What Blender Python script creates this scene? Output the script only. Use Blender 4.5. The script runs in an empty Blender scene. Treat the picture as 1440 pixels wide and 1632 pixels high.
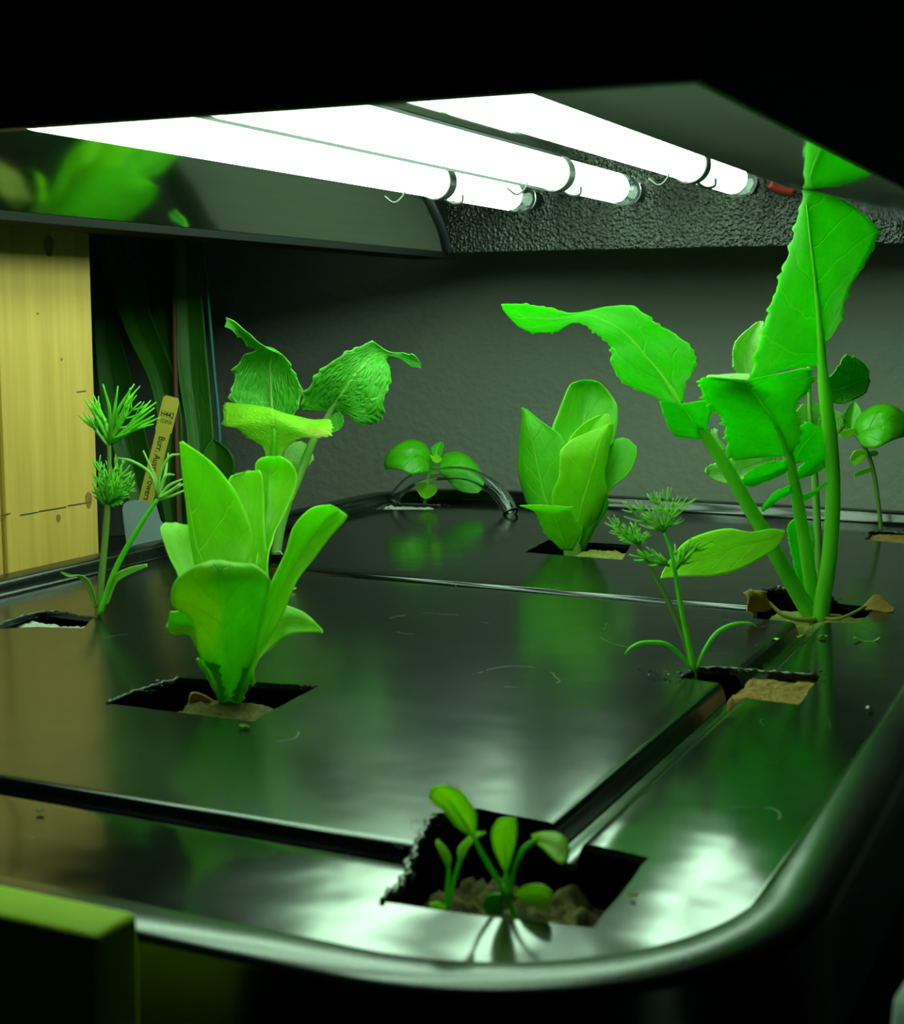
import bpy, bmesh, math, random
from mathutils import Vector, Matrix, noise, geometry

# ------------------------------------------------------------------ camera, world, exposure
SC = bpy.context.scene
LZ = 0.36                      # height of the tub lid above the floor
CAMZ = LZ + 0.11
FPX, CX, CY = 2356.0, 720.0, 816.0
YAW = math.radians(25.2)
PIT = math.atan((816 - 508) / FPX)
FW = Vector((-math.sin(YAW) * math.cos(PIT), math.cos(YAW) * math.cos(PIT), -math.sin(PIT)))
RT = Vector((math.cos(YAW), math.sin(YAW), 0))
UP = RT.cross(FW)
CAM = Vector((0, 0, CAMZ))
cd = bpy.data.cameras.new('camera')
cam = bpy.data.objects.new('camera', cd)
SC.collection.objects.link(cam)
cam.matrix_world = Matrix(((RT.x, UP.x, -FW.x, 0), (RT.y, UP.y, -FW.y, 0), (RT.z, UP.z, -FW.z, CAMZ), (0, 0, 0, 1)))
cd.sensor_fit = 'HORIZONTAL'
cd.sensor_width = 36.0
cd.lens = 36.0 * FPX / 1440.0
cd.clip_start = 0.01
cd.dof.use_dof = True
cd.dof.focus_distance = 0.66
cd.dof.aperture_fstop = 38.0
SC.camera = cam

world = bpy.data.worlds.new('world')
SC.world = world
world.use_nodes = True
bg = world.node_tree.nodes['Background']
bg.inputs[0].default_value = (0.25, 0.35, 1.0, 1)
bg.inputs[1].default_value = 0.006
SC.view_settings.view_transform = 'Standard'
SC.view_settings.look = 'None'
SC.view_settings.gamma = 1.0
SC.view_settings.use_curve_mapping = False
SC.view_settings.exposure = 0.0
TUBE_STRENGTH = 13.5
TUBE_COLOR = (0.62, 1.0, 0.68)

# ------------------------------------------------------------------ helpers
def W(x, y, d):
    """photograph pixel at camera depth d -> world point"""
    return CAM + (FW + RT * ((x - CX) / FPX) + UP * ((CY - y) / FPX)) * d
def onlid(x, y, dz=0.0):
    r = FW + RT * ((x - CX) / FPX) + UP * ((CY - y) / FPX)
    return CAM + r * ((LZ + dz - CAMZ) / r.z)
def depth(p):
    return (p - CAM).dot(FW)
def link(o, parent=None):
    SC.collection.objects.link(o)
    if parent is not None:
        o.parent = parent
        o.matrix_parent_inverse = Matrix.Translation(-parent.location)
    return o
def tag(o, label=None, cat=None, group=None, kind=None):
    if label: o['label'] = label
    if cat: o['category'] = cat
    if group: o['group'] = group
    if kind: o['kind'] = kind
    return o
def thing(name, loc, label, cat, group=None):
    o = bpy.data.objects.new(name, None)
    o.empty_display_size = 0.01
    o.location = loc
    link(o)
    return tag(o, label, cat, group)
def mesh(name, verts, faces, mat, parent=None, smooth=True, uvs=None):
    me = bpy.data.meshes.new(name)
    me.from_pydata([tuple(v) for v in verts], [], faces)
    if uvs:
        uv = me.uv_layers.new(name='UVMap')
        for l in me.loops:
            uv.data[l.index].uv = uvs[l.vertex_index]
    me.materials.append(mat)
    if smooth:
        for p in me.polygons: p.use_smooth = True
    me.update()
    return link(bpy.data.objects.new(name, me), parent)
def frombm(name, bm, mat, parent=None, smooth=False):
    me = bpy.data.meshes.new(name)
    bmesh.ops.recalc_face_normals(bm, faces=bm.faces)
    bm.to_mesh(me); bm.free()
    me.materials.append(mat)
    if smooth:
        for p in me.polygons: p.use_smooth = True
    return link(bpy.data.objects.new(name, me), parent)
def add_box(bm, lo, hi, bevel=0.0, seg=2):
    vs = [bm.verts.new((x, y, z)) for x in (lo[0], hi[0]) for y in (lo[1], hi[1]) for z in (lo[2], hi[2])]
    idx = [(0,1,3,2),(4,6,7,5),(0,4,5,1),(2,3,7,6),(0,2,6,4),(1,5,7,3)]
    fs = [bm.faces.new([vs[i] for i in f]) for f in idx]
    if bevel:
        es = {e for f in fs for e in f.edges}
        bmesh.ops.bevel(bm, geom=list(es), offset=bevel, segments=seg, affect='EDGES', profile=0.6)
def box(name, lo, hi, mat, parent=None, bevel=0.0, seg=2, smooth=False):
    bm = bmesh.new(); add_box(bm, lo, hi, bevel, seg)
    return frombm(name, bm, mat, parent, smooth)
def catmull(pts, n):
    """resample a list of equal-length tuples through a Catmull-Rom spline"""
    m = len(pts)
    if m == 2:
        return [tuple(a + (b - a) * i / (n - 1) for a, b in zip(*pts)) for i in range(n)]
    out = []
    for i in range(n):
        t = i / (n - 1) * (m - 1)
        k = min(int(t), m - 2); f = t - k
        p1, p2 = pts[k], pts[k + 1]
        p0 = pts[k - 1] if k > 0 else tuple(2 * a - b for a, b in zip(p1, p2))
        p3 = pts[k + 2] if k + 2 < m else tuple(2 * b - a for a, b in zip(p1, p2))
        out.append(tuple(0.5 * (2 * b + (c - a) * f + (2 * a - 5 * b + 4 * c - d) * f * f + (3 * b - a - 3 * c + d) * f ** 3)
                         for a, b, c, d in zip(p0, p1, p2, p3)))
    return out
def tube_geo(pts, radii, seg=10, caps=True, flat=1.0):
    pts = [Vector(p) for p in pts]
    V, Fc = [], []
    n = len(pts)
    t0 = (pts[1] - pts[0]).normalized()
    ref = Vector((0, 0, 1)) if abs(t0.z) < 0.9 else Vector((1, 0, 0))
    nrm = (ref - t0 * ref.dot(t0)).normalized()
    for i in range(n):
        t = (pts[min(i + 1, n - 1)] - pts[max(i - 1, 0)]).normalized()
        nrm = (nrm - t * nrm.dot(t)).normalized()
        b = t.cross(nrm)
        r = radii[i] if hasattr(radii, '__len__') else radii
        for k in range(seg):
            a = 2 * math.pi * k / seg
            V.append(pts[i] + (nrm * math.cos(a) * flat + b * math.sin(a)) * r)
    for i in range(n - 1):
        for k in range(seg):
            k2 = (k + 1) % seg
            Fc.append((i * seg + k, i * seg + k2, (i + 1) * seg + k2, (i + 1) * seg + k))
    if caps:
        Fc.append(tuple(reversed(range(seg))))
        Fc.append(tuple((n - 1) * seg + k for k in range(seg)))
    return V, Fc
def tube(name, pts, radii, mat, parent=None, seg=10, n=None, caps=True):
    if n:
        rr = radii if hasattr(radii, '__len__') else [radii] * len(pts)
        cp = catmull([tuple(p) + (r,) for p, r in zip(pts, rr)], n)
        pts = [c[:3] for c in cp]; radii = [c[3] for c in cp]
    V, Fc = tube_geo(pts, radii, seg, caps)
    return mesh(name, V, Fc, mat, parent)
class Join:
    def __init__(s): s.V = []; s.F = []
    def add(s, V, Fc):
        o = len(s.V); s.V += V; s.F += [tuple(i + o for i in f) for f in Fc]
    def tube(s, pts, radii, seg=6, n=None):
        if n:
            rr = radii if hasattr(radii, '__len__') else [radii] * len(pts)
            cp = catmull([tuple(p) + (r,) for p, r in zip(pts, rr)], n)
            pts = [c[:3] for c in cp]; radii = [c[3] for c in cp]
        s.add(*tube_geo(pts, radii, seg))
    def build(s, name, mat, parent=None): return mesh(name, s.V, s.F, mat, parent)

# ------------------------------------------------------------------ materials
class NT:
    def __init__(s, name):
        s.m = bpy.data.materials.new(name); s.m.use_nodes = True
        s.t = s.m.node_tree; s.n = s.t.nodes; s.n.clear()
        s.out = s.n.new('ShaderNodeOutputMaterial')
    def node(s, typ, ins=None, **kw):
        nd = s.n.new(typ)
        for k, v in kw.items(): setattr(nd, k, v)
        for k, v in (ins or {}).items():
            if hasattr(v, 'links') or isinstance(v, bpy.types.NodeSocket): s.t.links.new(v, nd.inputs[k])
            else: nd.inputs[k].default_value = v
        return nd
    def math(s, op, a, b=None, c=None, clamp=False):
        nd = s.n.new('ShaderNodeMath'); nd.operation = op; nd.use_clamp = clamp
        for i, v in enumerate((a, b, c)):
            if v is None: continue
            if isinstance(v, bpy.types.NodeSocket): s.t.links.new(v, nd.inputs[i])
            else: nd.inputs[i].default_value = v
        return nd.outputs[0]
    def mixc(s, f, a, b):
        nd = s.n.new('ShaderNodeMix'); nd.data_type = 'RGBA'
        for i, v in ((0, f), (6, a), (7, b)):
            if isinstance(v, bpy.types.NodeSocket): s.t.links.new(v, nd.inputs[i])
            else: nd.inputs[i].default_value = v if i == 0 else (*v[:3], 1)
        return nd.outputs[2]
    def ramp(s, f, p0, p1):
        nd = s.n.new('ShaderNodeMapRange'); nd.interpolation_type = 'SMOOTHSTEP'
        s.t.links.new(f, nd.inputs[0]); nd.inputs[1].default_value = p0; nd.inputs[2].default_value = p1
        return nd.outputs[0]
    def noise(s, scale, detail=3, vec=None, rough=0.5):
        nd = s.n.new('ShaderNodeTexNoise'); nd.inputs['Scale'].default_value = scale
        nd.inputs['Detail'].default_value = detail; nd.inputs['Roughness'].default_value = rough
        if vec is None: vec = s.obj()
        s.t.links.new(vec, nd.inputs['Vector'])
        return nd.outputs['Fac']
    def obj(s):
        if not hasattr(s, '_o'): s._o = s.n.new('ShaderNodeTexCoord').outputs['Object']
        return s._o
    def bump(s, h, strength, dist=0.001):
        return s.node('ShaderNodeBump', {'Height': h, 'Strength': strength, 'Distance': dist}).outputs[0]
    def finish(s, sh):
        s.t.links.new(sh, s.out.inputs[0]); return s.m
def principled(T, **ins):
    nd = T.n.new('ShaderNodeBsdfPrincipled')
    for k, v in ins.items():
        k = k.replace('_', ' ')
        if isinstance(v, bpy.types.NodeSocket): T.t.links.new(v, nd.inputs[k])
        elif isinstance(v, tuple): nd.inputs[k].default_value = (*v[:3], 1) if len(nd.inputs[k].default_value) == 4 else v
        else: nd.inputs[k].default_value = v
    return nd.outputs[0]
def plain(name, col, rough=0.5, metal=0.0, var=0.15, scale=60, bump=0.0, **kw):
    T = NT(name)
    f = T.noise(scale, 4)
    c = T.mixc(f, tuple(x * (1 - var) for x in col), tuple(min(1, x * (1 + var)) for x in col))
    k = dict(Base_Color=c, Roughness=rough, Metallic=metal, **kw)
    if bump: k['Normal'] = T.bump(T.noise(scale * 4, 3), bump)
    return T.finish(principled(T, **k))

def leaf_mat(name, blade, vein, nv=7, slope=0.55, trans=0.55, pucker=0.3, rough=0.4, spots=None, yellow=None, veinw=0.05, ridge=0.0):
    T = NT(name)
    uv = T.n.new('ShaderNodeTexCoord').outputs['UV']
    sx = T.node('ShaderNodeSeparateXYZ', {0: uv})
    u, v = sx.outputs[0], sx.outputs[1]
    a = T.math('MULTIPLY', T.math('ABSOLUTE', T.math('SUBTRACT', u, 0.5)), 2.0)
    wob = T.noise(6, 2, uv)
    ph = T.math('SUBTRACT', T.math('MULTIPLY', v, nv), T.math('MULTIPLY', a, slope * nv * 0.5))
    ph = T.math('ADD', ph, T.math('MULTIPLY', wob, 0.4))
    fr = T.math('ABSOLUTE', T.math('SUBTRACT', T.math('FRACT', ph), 0.5))
    side = T.ramp(fr, 0.045, 0.0)
    side = T.math('MULTIPLY', side, T.math('SUBTRACT', 1.0, T.math('MULTIPLY', a, 0.6)))
    midw = T.math('MULTIPLY', T.math('SUBTRACT', 1.15, v), veinw)
    mid = T.math('SUBTRACT', 1.0, T.math('SMOOTH_MIN', T.math('DIVIDE', a, midw), 1.0, 0.4), clamp=True)
    mid = T.ramp(mid, 0.0, 0.35)
    vo = T.node('ShaderNodeTexVoronoi', {'Vector': uv, 'Scale': 17.0}, feature='DISTANCE_TO_EDGE').outputs['Distance']
    net = T.ramp(vo, 0.09, 0.0)
    vm = T.math('MAXIMUM', mid, T.math('MULTIPLY', side, 0.55))
    vm = T.math('MAXIMUM', vm, T.math('MULTIPLY', net, 0.12))
    nz = T.noise(5, 4, uv)
    col = T.mixc(nz, tuple(x * 0.8 for x in blade), tuple(min(1, x * 1.2) for x in blade))
    if yellow:
        if hasattr(yellow[1], '__len__'):
            dd = T.node('ShaderNodeVectorMath', {0: uv, 1: (*yellow[1], 0.0)}, operation='DISTANCE').outputs['Value']
            dd = T.math('ADD', dd, T.math('MULTIPLY', T.math('SUBTRACT', T.noise(5, 3, uv), 0.5), 0.25))
            yn = T.ramp(dd, yellow[2], yellow[2] * 0.35)
        else: yn = T.ramp(T.noise(2.3, 2, uv), yellow[1], yellow[1] + 0.15)
        col = T.mixc(yn, col, yellow[0])
    col = T.mixc(vm, col, vein)
    col = T.mixc(T.math('MULTIPLY', T.ramp(a, 0.955, 0.99), 0.55), col, tuple(min(1, x * 1.15) for x in vein))
    if spots:
        sp = T.node('ShaderNodeTexVoronoi', {'Vector': uv, 'Scale': 26.0}).outputs['Distance']
        sm = T.math('MULTIPLY', T.ramp(sp, 0.16, 0.08), T.ramp(T.noise(4, 2, uv), 0.5, 0.62))
        col = T.mixc(sm, col, spots)
    h = T.math('SUBTRACT', T.math('MULTIPLY', T.ramp(vo, 0.0, 0.35), pucker), T.math('MULTIPLY', T.math('MAXIMUM', mid, side), 0.8))
    nr = T.bump(h, 0.45, 0.0008)
    p = principled(T, Base_Color=col, Roughness=rough, Normal=nr, Specular_IOR_Level=0.35)
    tc = T.node('ShaderNodeHueSaturation', {'Color': col, 'Saturation': 1.25, 'Value': 1.25}).outputs[0]
    tr = T.node('ShaderNodeBsdfTranslucent', {'Color': tc, 'Normal': nr}).outputs[0]
    mx = T.node('ShaderNodeMixShader', {0: trans, 1: p, 2: tr}).outputs[0]
    return T.finish(mx)

M = {}
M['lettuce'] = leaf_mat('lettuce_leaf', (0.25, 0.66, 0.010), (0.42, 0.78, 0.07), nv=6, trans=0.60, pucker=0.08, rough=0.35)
M['lettuce_old'] = leaf_mat('lettuce_spotted_leaf', (0.19, 0.58, 0.012), (0.26, 0.60, 0.05), nv=6, trans=0.55, pucker=0.10, rough=0.3,
                            spots=(0.10, 0.05, 0.01), yellow=((0.36, 0.60, 0.012), (0.18, 0.66), 0.42))
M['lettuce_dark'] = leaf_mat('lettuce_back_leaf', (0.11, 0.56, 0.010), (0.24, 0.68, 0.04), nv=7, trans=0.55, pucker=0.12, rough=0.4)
M['radish'] = leaf_mat('radish_leaf', (0.08, 0.64, 0.004), (0.28, 0.80, 0.04), nv=5, trans=0.68, pucker=0.06, rough=0.5, veinw=0.045)
M['radish_pale'] = leaf_mat('radish_pale_leaf', (0.36, 0.72, 0.16), (0.48, 0.80, 0.26), nv=6, trans=0.4, pucker=0.9, rough=0.6)
M['cotyledon'] = leaf_mat('broad_pale_leaf', (0.40, 0.84, 0.03), (0.52, 0.88, 0.10), nv=5, trans=0.6, pucker=0.1, rough=0.5, veinw=0.03)
M['mustard'] = leaf_mat('mustard_leaf', (0.07, 0.46, 0.02), (0.26, 0.68, 0.09), nv=7, trans=0.35, pucker=1.6, rough=0.4)
M['mustard_yellow'] = leaf_mat('mustard_yellow_leaf', (0.36, 0.78, 0.03), (0.48, 0.76, 0.08), nv=5, trans=0.55, pucker=0.5, rough=0.45,
                               yellow=((0.55, 0.60, 0.10), 0.55))
M['basil'] = leaf_mat('basil_leaf', (0.09, 0.56, 0.01), (0.08, 0.42, 0.01), nv=4, slope=1.0, trans=0.3, pucker=0.1, rough=0.25, veinw=0.02)
M['arugula'] = leaf_mat('arugula_leaf', (0.50, 0.80, 0.02), (0.26, 0.60, 0.02), nv=4, trans=0.6, pucker=0.1, rough=0.4, veinw=0.05)
M['orchid'] = leaf_mat('strap_leaf', (0.045, 0.20, 0.01), (0.03, 0.15, 0.01), nv=1, trans=0.3, pucker=0.05, rough=0.4, veinw=0.06)
M['dead'] = leaf_mat('dried_leaf', (0.42, 0.26, 0.04), (0.50, 0.36, 0.08), nv=5, trans=0.35, pucker=0.8, rough=0.7)
def stem_mat(name, a, b, scale=30):
    T = NT(name)
    f = T.noise(scale, 3)
    c = T.mixc(f, a, b)
    p = principled(T, Base_Color=c, Roughness=0.4, Subsurface_Weight=0.4, Subsurface_Scale=0.003, Subsurface_Radius=(0.6, 1.0, 0.3))
    tr = T.node('ShaderNodeBsdfTranslucent', {'Color': c}).outputs[0]
    return T.finish(T.node('ShaderNodeMixShader', {0: 0.38, 1: p, 2: tr}).outputs[0])
M['stem'] = stem_mat('green_stem', (0.14, 0.70, 0.015), (0.22, 0.78, 0.03))
M['stem_pale'] = stem_mat('pale_stem', (0.22, 0.52, 0.08), (0.32, 0.60, 0.12))
M['stem_brown'] = stem_mat('brownish_stem', (0.18, 0.26, 0.05), (0.16, 0.34, 0.05))
M['stem_straw'] = stem_mat('straw_stem', (0.45, 0.45, 0.10), (0.50, 0.42, 0.10))
M['dill'] = stem_mat('dill_needle', (0.12, 0.62, 0.02), (0.20, 0.70, 0.035))

# black glossy lid with dust, scratches and dried water rings
def lid_mat():
    T = NT('black_lid_plastic')
    o = T.obj()
    dust = T.ramp(T.noise(1800, 2), 0.66, 0.80)
    speck = T.ramp(T.noise(420, 2), 0.72, 0.78)
    film = T.ramp(T.noise(9, 5), 0.35, 0.8)
    rings = None
    wn = T.n.new('ShaderNodeTexNoise'); wn.inputs['Scale'].default_value = 45; T.t.links.new(o, wn.inputs['Vector'])
    wv = T.node('ShaderNodeVectorMath', {0: wn.outputs['Color'], 1: (0.5, 0.5, 0.5)}, operation='SUBTRACT').outputs[0]
    wv = T.node('ShaderNodeVectorMath', {0: wv, 'Scale': 0.011}, operation='SCALE').outputs[0]
    ov = T.node('ShaderNodeVectorMath', {0: o, 1: wv}, operation='ADD').outputs[0]
    for (px, py, r, w) in RINGS:
        c = onlid(px, py)
        d = T.node('ShaderNodeVectorMath', {0: ov, 1: tuple(c)}, operation='DISTANCE').outputs['Value']
        e = T.math('ABSOLUTE', T.math('SUBTRACT', d, r))
        k = T.ramp(e, w, 0.0)
        rings = k if rings is None else T.math('MAXIMUM', rings, k)
    rings = T.math('MULTIPLY', rings, T.ramp(T.noise(75, 3), 0.44, 0.62))
    c = T.mixc(film, (0.004, 0.005, 0.004), (0.008, 0.0095, 0.008))
    c = T.mixc(T.math('MULTIPLY', dust, 0.5), c, (0.05, 0.058, 0.046))
    c = T.mixc(T.math('MULTIPLY', speck, 0.5), c, (0.14, 0.15, 0.11))
    c = T.mixc(T.math('MULTIPLY', rings, 0.14), c, (0.09, 0.11, 0.09))
    # the middle panel has a finely grained finish, the strips around it are polished
    xyz = T.node('ShaderNodeSeparateXYZ', {0: o})
    grain = T.math('MULTIPLY', T.ramp(xyz.outputs[0], -0.104, -0.112), T.math('MULTIPLY', T.ramp(xyz.outputs[1], 0.259, 0.266), T.ramp(xyz.outputs[1], 0.556, 0.549)))
    c = T.mixc(T.math('MULTIPLY', grain, T.math('MULTIPLY', T.ramp(T.noise(1500, 2), 0.5, 0.75), 0.6)), c, (0.026, 0.032, 0.026))
    qx = T.math('SUBTRACT', T.math('ABSOLUTE', T.math('SUBTRACT', xyz.outputs[0], (LX0 + LX1) / 2)), (LX1 - LX0) / 2 - RAD)
    qy = T.math('SUBTRACT', T.math('ABSOLUTE', T.math('SUBTRACT', xyz.outputs[1], (LY0 + LY1) / 2)), (LY1 - LY0) / 2 - RAD)
    qx, qy = T.math('MAXIMUM', qx, 0.0), T.math('MAXIMUM', qy, 0.0)
    sd = T.math('SQRT', T.math('ADD', T.math('MULTIPLY', qx, qx), T.math('MULTIPLY', qy, qy)))
    rim = T.ramp(sd, RAD - 0.0135, RAD - 0.0125)
    r = T.math('ADD', T.math('ADD', 0.115, T.math('MULTIPLY', grain, 0.07)), T.math('MULTIPLY', film, 0.06))
    r = T.math('ADD', r, T.math('MULTIPLY', rim, 0.10))
    r = T.math('ADD', r, T.math('MULTIPLY', rings, 0.2))
    h = T.math('ADD', T.math('MULTIPLY', T.noise(28, 2), 1.0), T.math('MULTIPLY', T.math('MULTIPLY', T.noise(1300, 2), grain), 0.03))
    nr = T.bump(h, 0.08, 0.004)
    return T.finish(principled(T, Base_Color=c, Roughness=r, Normal=nr, IOR=1.5))
LX0, LX1, LY0, LY1, RAD = -0.424, -0.046, 0.194, 0.832, 0.068     # outline of the lid
RINGS = [(1207, 1298, 0.0058, 0.0005), (1270, 1152, 0.010, 0.0005), (1215, 1205, 0.005, 0.0004), (820, 1078, 0.013, 0.0005),
         (690, 995, 0.020, 0.0006), (235, 1030, 0.022, 0.0006), (1090, 1010, 0.030, 0.0006), (1300, 1010, 0.020, 0.0006),
         (1160, 915, 0.020, 0.0006), (450, 1170, 0.006, 0.0005), (250, 945, 0.014, 0.0005), (1360, 1010, 0.012, 0.0005)]
M['lid'] = lid_mat()
M['black'] = plain('black_plastic', (0.008, 0.009, 0.008), 0.35, var=0.3)
M['inside'] = plain('dark_interior', (0.005, 0.006, 0.005), 0.8, var=0.3, Specular_IOR_Level=0.1)
M['torn'] = plain('torn_plastic', (0.06, 0.07, 0.06), 0.25, var=0.5, scale=300)
M['housing'] = plain('dark_housing_metal', (0.022, 0.022, 0.030), 0.5, var=0.2)
def mirror_mat():
    T = NT('polished_reflector')
    sc = T.node('ShaderNodeMapping', {'Vector': T.obj(), 'Scale': (400, 12, 400)}).outputs[0]
    n = T.noise(1, 2, sc)
    c = T.mixc(n, (0.62, 0.66, 0.60), (0.72, 0.76, 0.70))
    return T.finish(principled(T, Base_Color=c, Metallic=1.0, Roughness=0.07, Normal=T.bump(T.noise(18, 2), 0.05, 0.003)))
M['mirror'] = mirror_mat()
def hammered_mat():
    T = NT('hammered_metal')
    v = T.node('ShaderNodeTexVoronoi', {'Vector': T.node('ShaderNodeVectorMath', {0: T.obj(), 1: T.node('ShaderNodeVectorMath', {0: T.n.new('ShaderNodeTexNoise').outputs['Color'], 'Scale': 0.0}, operation='SCALE').outputs[0]}, operation='ADD').outputs[0], 'Scale': 520.0}, feature='SMOOTH_F1').outputs['Distance']
    n = T.noise(700, 2)
    h = T.math('ADD', T.math('MULTIPLY', v, 0.8), T.math('MULTIPLY', n, 0.9))
    return T.finish(principled(T, Base_Color=(0.016, 0.016, 0.013), Roughness=0.26, Metallic=0.0, IOR=1.6, Normal=T.bump(h, 0.9, 0.0018)))
M['hammered'] = hammered_mat()
T = NT('lit_phosphor')
M['lamp'] = T.finish(T.node('ShaderNodeEmission', {'Color': (*TUBE_COLOR, 1), 'Strength': TUBE_STRENGTH}).outputs[0])
T = NT('clear_glass')
M['glass'] = T.finish(principled(T, Base_Color=(0.9, 0.95, 0.92), Roughness=0.08, IOR=1.45, Transmission_Weight=1.0))
T = NT('clear_hose_vinyl')
M['hose'] = T.finish(principled(T, Base_Color=(0.92, 0.97, 0.98), Roughness=0.04, IOR=1.40, Transmission_Weight=1.0))
M['clip'] = plain('clip_metal', (0.05, 0.055, 0.05), 0.4, metal=0.3)
M['red'] = plain('red_wire', (0.25, 0.02, 0.015), 0.5)
def wall_mat():
    T = NT('painted_wall')
    h = T.math('ADD', T.math('MULTIPLY', T.noise(160, 3), 1.0), T.math('MULTIPLY', T.noise(45, 2), 0.8))
    c = T.mixc(T.noise(6, 3), (0.29, 0.295, 0.26), (0.34, 0.345, 0.305))
    return T.finish(principled(T, Base_Color=c, Roughness=0.75, Normal=T.bump(h, 0.5, 0.0025)))
M['wall'] = wall_mat()
M['floor'] = plain('dark_floor', (0.016, 0.011, 0.007), 0.6, var=0.4, scale=8)
def wood_mat():
    T = NT('pine_wood')
    mp = T.node('ShaderNodeMapping', {'Vector': T.obj(), 'Scale': (30, 55, 4)}).outputs[0]
    n = T.noise(1.6, 4, mp, 0.6)
    mp2 = T.node('ShaderNodeMapping', {'Vector': T.obj(), 'Scale': (90, 260, 7)}).outputs[0]
    g = T.math('ADD', T.math('MULTIPLY', n, 0.7), T.math('MULTIPLY', T.noise(1.5, 3, mp2, 0.6), 0.3))
    g = T.ramp(g, 0.3, 0.7)
    c = T.mixc(g, (0.46, 0.27, 0.045), (0.60, 0.37, 0.075))
    sc = T.ramp(T.noise(70, 2, T.node('ShaderNodeMapping', {'Vector': T.obj(), 'Scale': (1, 1.2, 0.5)}).outputs[0]), 0.74, 0.78)
    c = T.mixc(T.math('MULTIPLY', sc, 0.6), c, (0.12, 0.09, 0.04))
    return T.finish(principled(T, Base_Color=c, Roughness=0.6, Normal=T.bump(g, 0.1, 0.001)))
M['wood'] = wood_mat()
M['knot'] = plain('wood_knot', (0.22, 0.12, 0.03), 0.6, var=0.4, scale=200)
M['pencil'] = plain('pencil_mark', (0.07, 0.055, 0.03), 0.7)
def rock_mat(name, a, b, c3):
    T = NT(name)
    n1 = T.noise(480, 5, rough=0.75); n2 = T.noise(130, 3)
    c = T.mixc(T.ramp(n1, 0.3, 0.7), a, b)
    c = T.mixc(T.ramp(n2, 0.48, 0.62), c, c3)
    return T.finish(principled(T, Base_Color=c, Roughness=0.9, Normal=T.bump(n1, 1.0, 0.0022)))
M['rock_tan'] = rock_mat('tan_rockwool', (0.16, 0.085, 0.010), (0.46, 0.28, 0.05), (0.34, 0.20, 0.025))
M['rock_moss'] = rock_mat('mossy_rockwool', (0.16, 0.15, 0.02), (0.36, 0.36, 0.06), (0.14, 0.24, 0.03))
M['rock_brown'] = rock_mat('brown_rockwool', (0.07, 0.055, 0.012), (0.24, 0.19, 0.035), (0.10, 0.12, 0.015))
M['rock_white'] = rock_mat('white_rockwool', (0.55, 0.56, 0.48), (0.75, 0.76, 0.66), (0.62, 0.60, 0.48))
M['tag'] = plain('yellow_tag_plastic', (0.50, 0.40, 0.03), 0.4, var=0.08)
M['ink'] = plain('black_ink', (0.006, 0.006, 0.005), 0.6)
M['card'] = plain('grey_card_plastic', (0.24, 0.30, 0.32), 0.5, var=0.06)
M['lime'] = plain('lime_plastic', (0.55, 0.82, 0.02), 0.6, var=0.05, Specular_IOR_Level=0.08)
M['cup'] = plain('pale_plastic', (0.40, 0.46, 0.40), 0.4, var=0.06)
M['stake'] = plain('brown_stake', (0.12, 0.035, 0.015), 0.6, var=0.3)
M['teal'] = plain('teal_stake_plastic', (0.01, 0.16, 0.15), 0.4)
M['pot'] = plain('dark_pot_plastic', (0.012, 0.011, 0.010), 0.5)
M['bark'] = rock_mat('bark_mix', (0.03, 0.018, 0.008), (0.07, 0.045, 0.02), (0.04, 0.03, 0.01))

# ------------------------------------------------------------------ room
WY = 0.925
tag(box('wall_back', (-1.6, WY, 0), (1.2, WY + 0.1, 1.9), M['wall']), kind='structure')
tag(box('floor', (-1.6, -0.9, -0.05), (1.2, WY, 0), M['floor']), kind='structure')
tag(box('ceiling', (-1.6, -0.9, 1.9), (1.2, WY + 0.1, 1.95), M['wall']), kind='structure')

# ------------------------------------------------------------------ tub lid

LC = ((LX0 + LX1) / 2, (LY0 + LY1) / 2)
def sdf_in(x, y):
    """distance inward from the lid's outer edge"""
    qx = abs(x - LC[0]) - ((LX1 - LX0) / 2 - RAD); qy = abs(y - LC[1]) - ((LY1 - LY0) / 2 - RAD)
    return -(math.hypot(max(qx, 0), max(qy, 0)) + min(max(qx, qy), 0) - RAD)
RIM = [(-0.0016, -0.020), (-0.0006, -0.003), (0.0, 0.0034), (0.0006, 0.0048), (0.0014, 0.0055), (0.0026, 0.0060), (0.0070, 0.0060), (0.0118, 0.0060),
       (0.0126, 0.0057), (0.0132, 0.0048), (0.0138, 0.0030), (0.0144, 0.0013), (0.0150, 0.0004), (0.0158, 0.0001), (0.0170, 0.0)]
def rim_z(s):
    if s <= RIM[0][0]: return RIM[0][1]
    for (a, za), (b, zb) in zip(RIM, RIM[1:]):
        if s <= b: return za + (zb - za) * (s - a) / (b - a)
    return 0.0
GROOVES = [((-0.400, 0.2625), (-0.108, 0.2625)), ((-0.108, 0.2625), (-0.108, 0.552)), ((-0.372, 0.552), (-0.108, 0.552)),
           ((-0.372, 0.552), (-0.372, 0.2625))]
GROOVES = GROOVES[:3]
GP = [(0.0024, 1.0), (0.0031, 0.93), (0.0038, 0.62), (0.0043, 0.30), (0.0049, 0.08), (0.0058, 0.012), (0.0068, 0.0)]
GD = 0.0052
def groove_z(x, y):
    z = 0
    for (a, b) in GROOVES:
        dx, dy = b[0] - a[0], b[1] - a[1]
        t = max(0, min(1, ((x - a[0]) * dx + (y - a[1]) * dy) / (dx * dx + dy * dy)))
        d = math.hypot(x - a[0] - dx * t, y - a[1] - dy * t)
        if d <= GP[0][0]: v = 1.0
        elif d >= GP[-1][0]: v = 0.0
        else:
            for (p, vp), (q, vq) in zip(GP, GP[1:]):
                if d <= q: v = vp + (vq - vp) * (d - p) / (q - p); break
        z = max(z, v)
    return -GD * z
def lid_z(x, y): return rim_z(sdf_in(x, y)) + groove_z(x, y)

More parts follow.
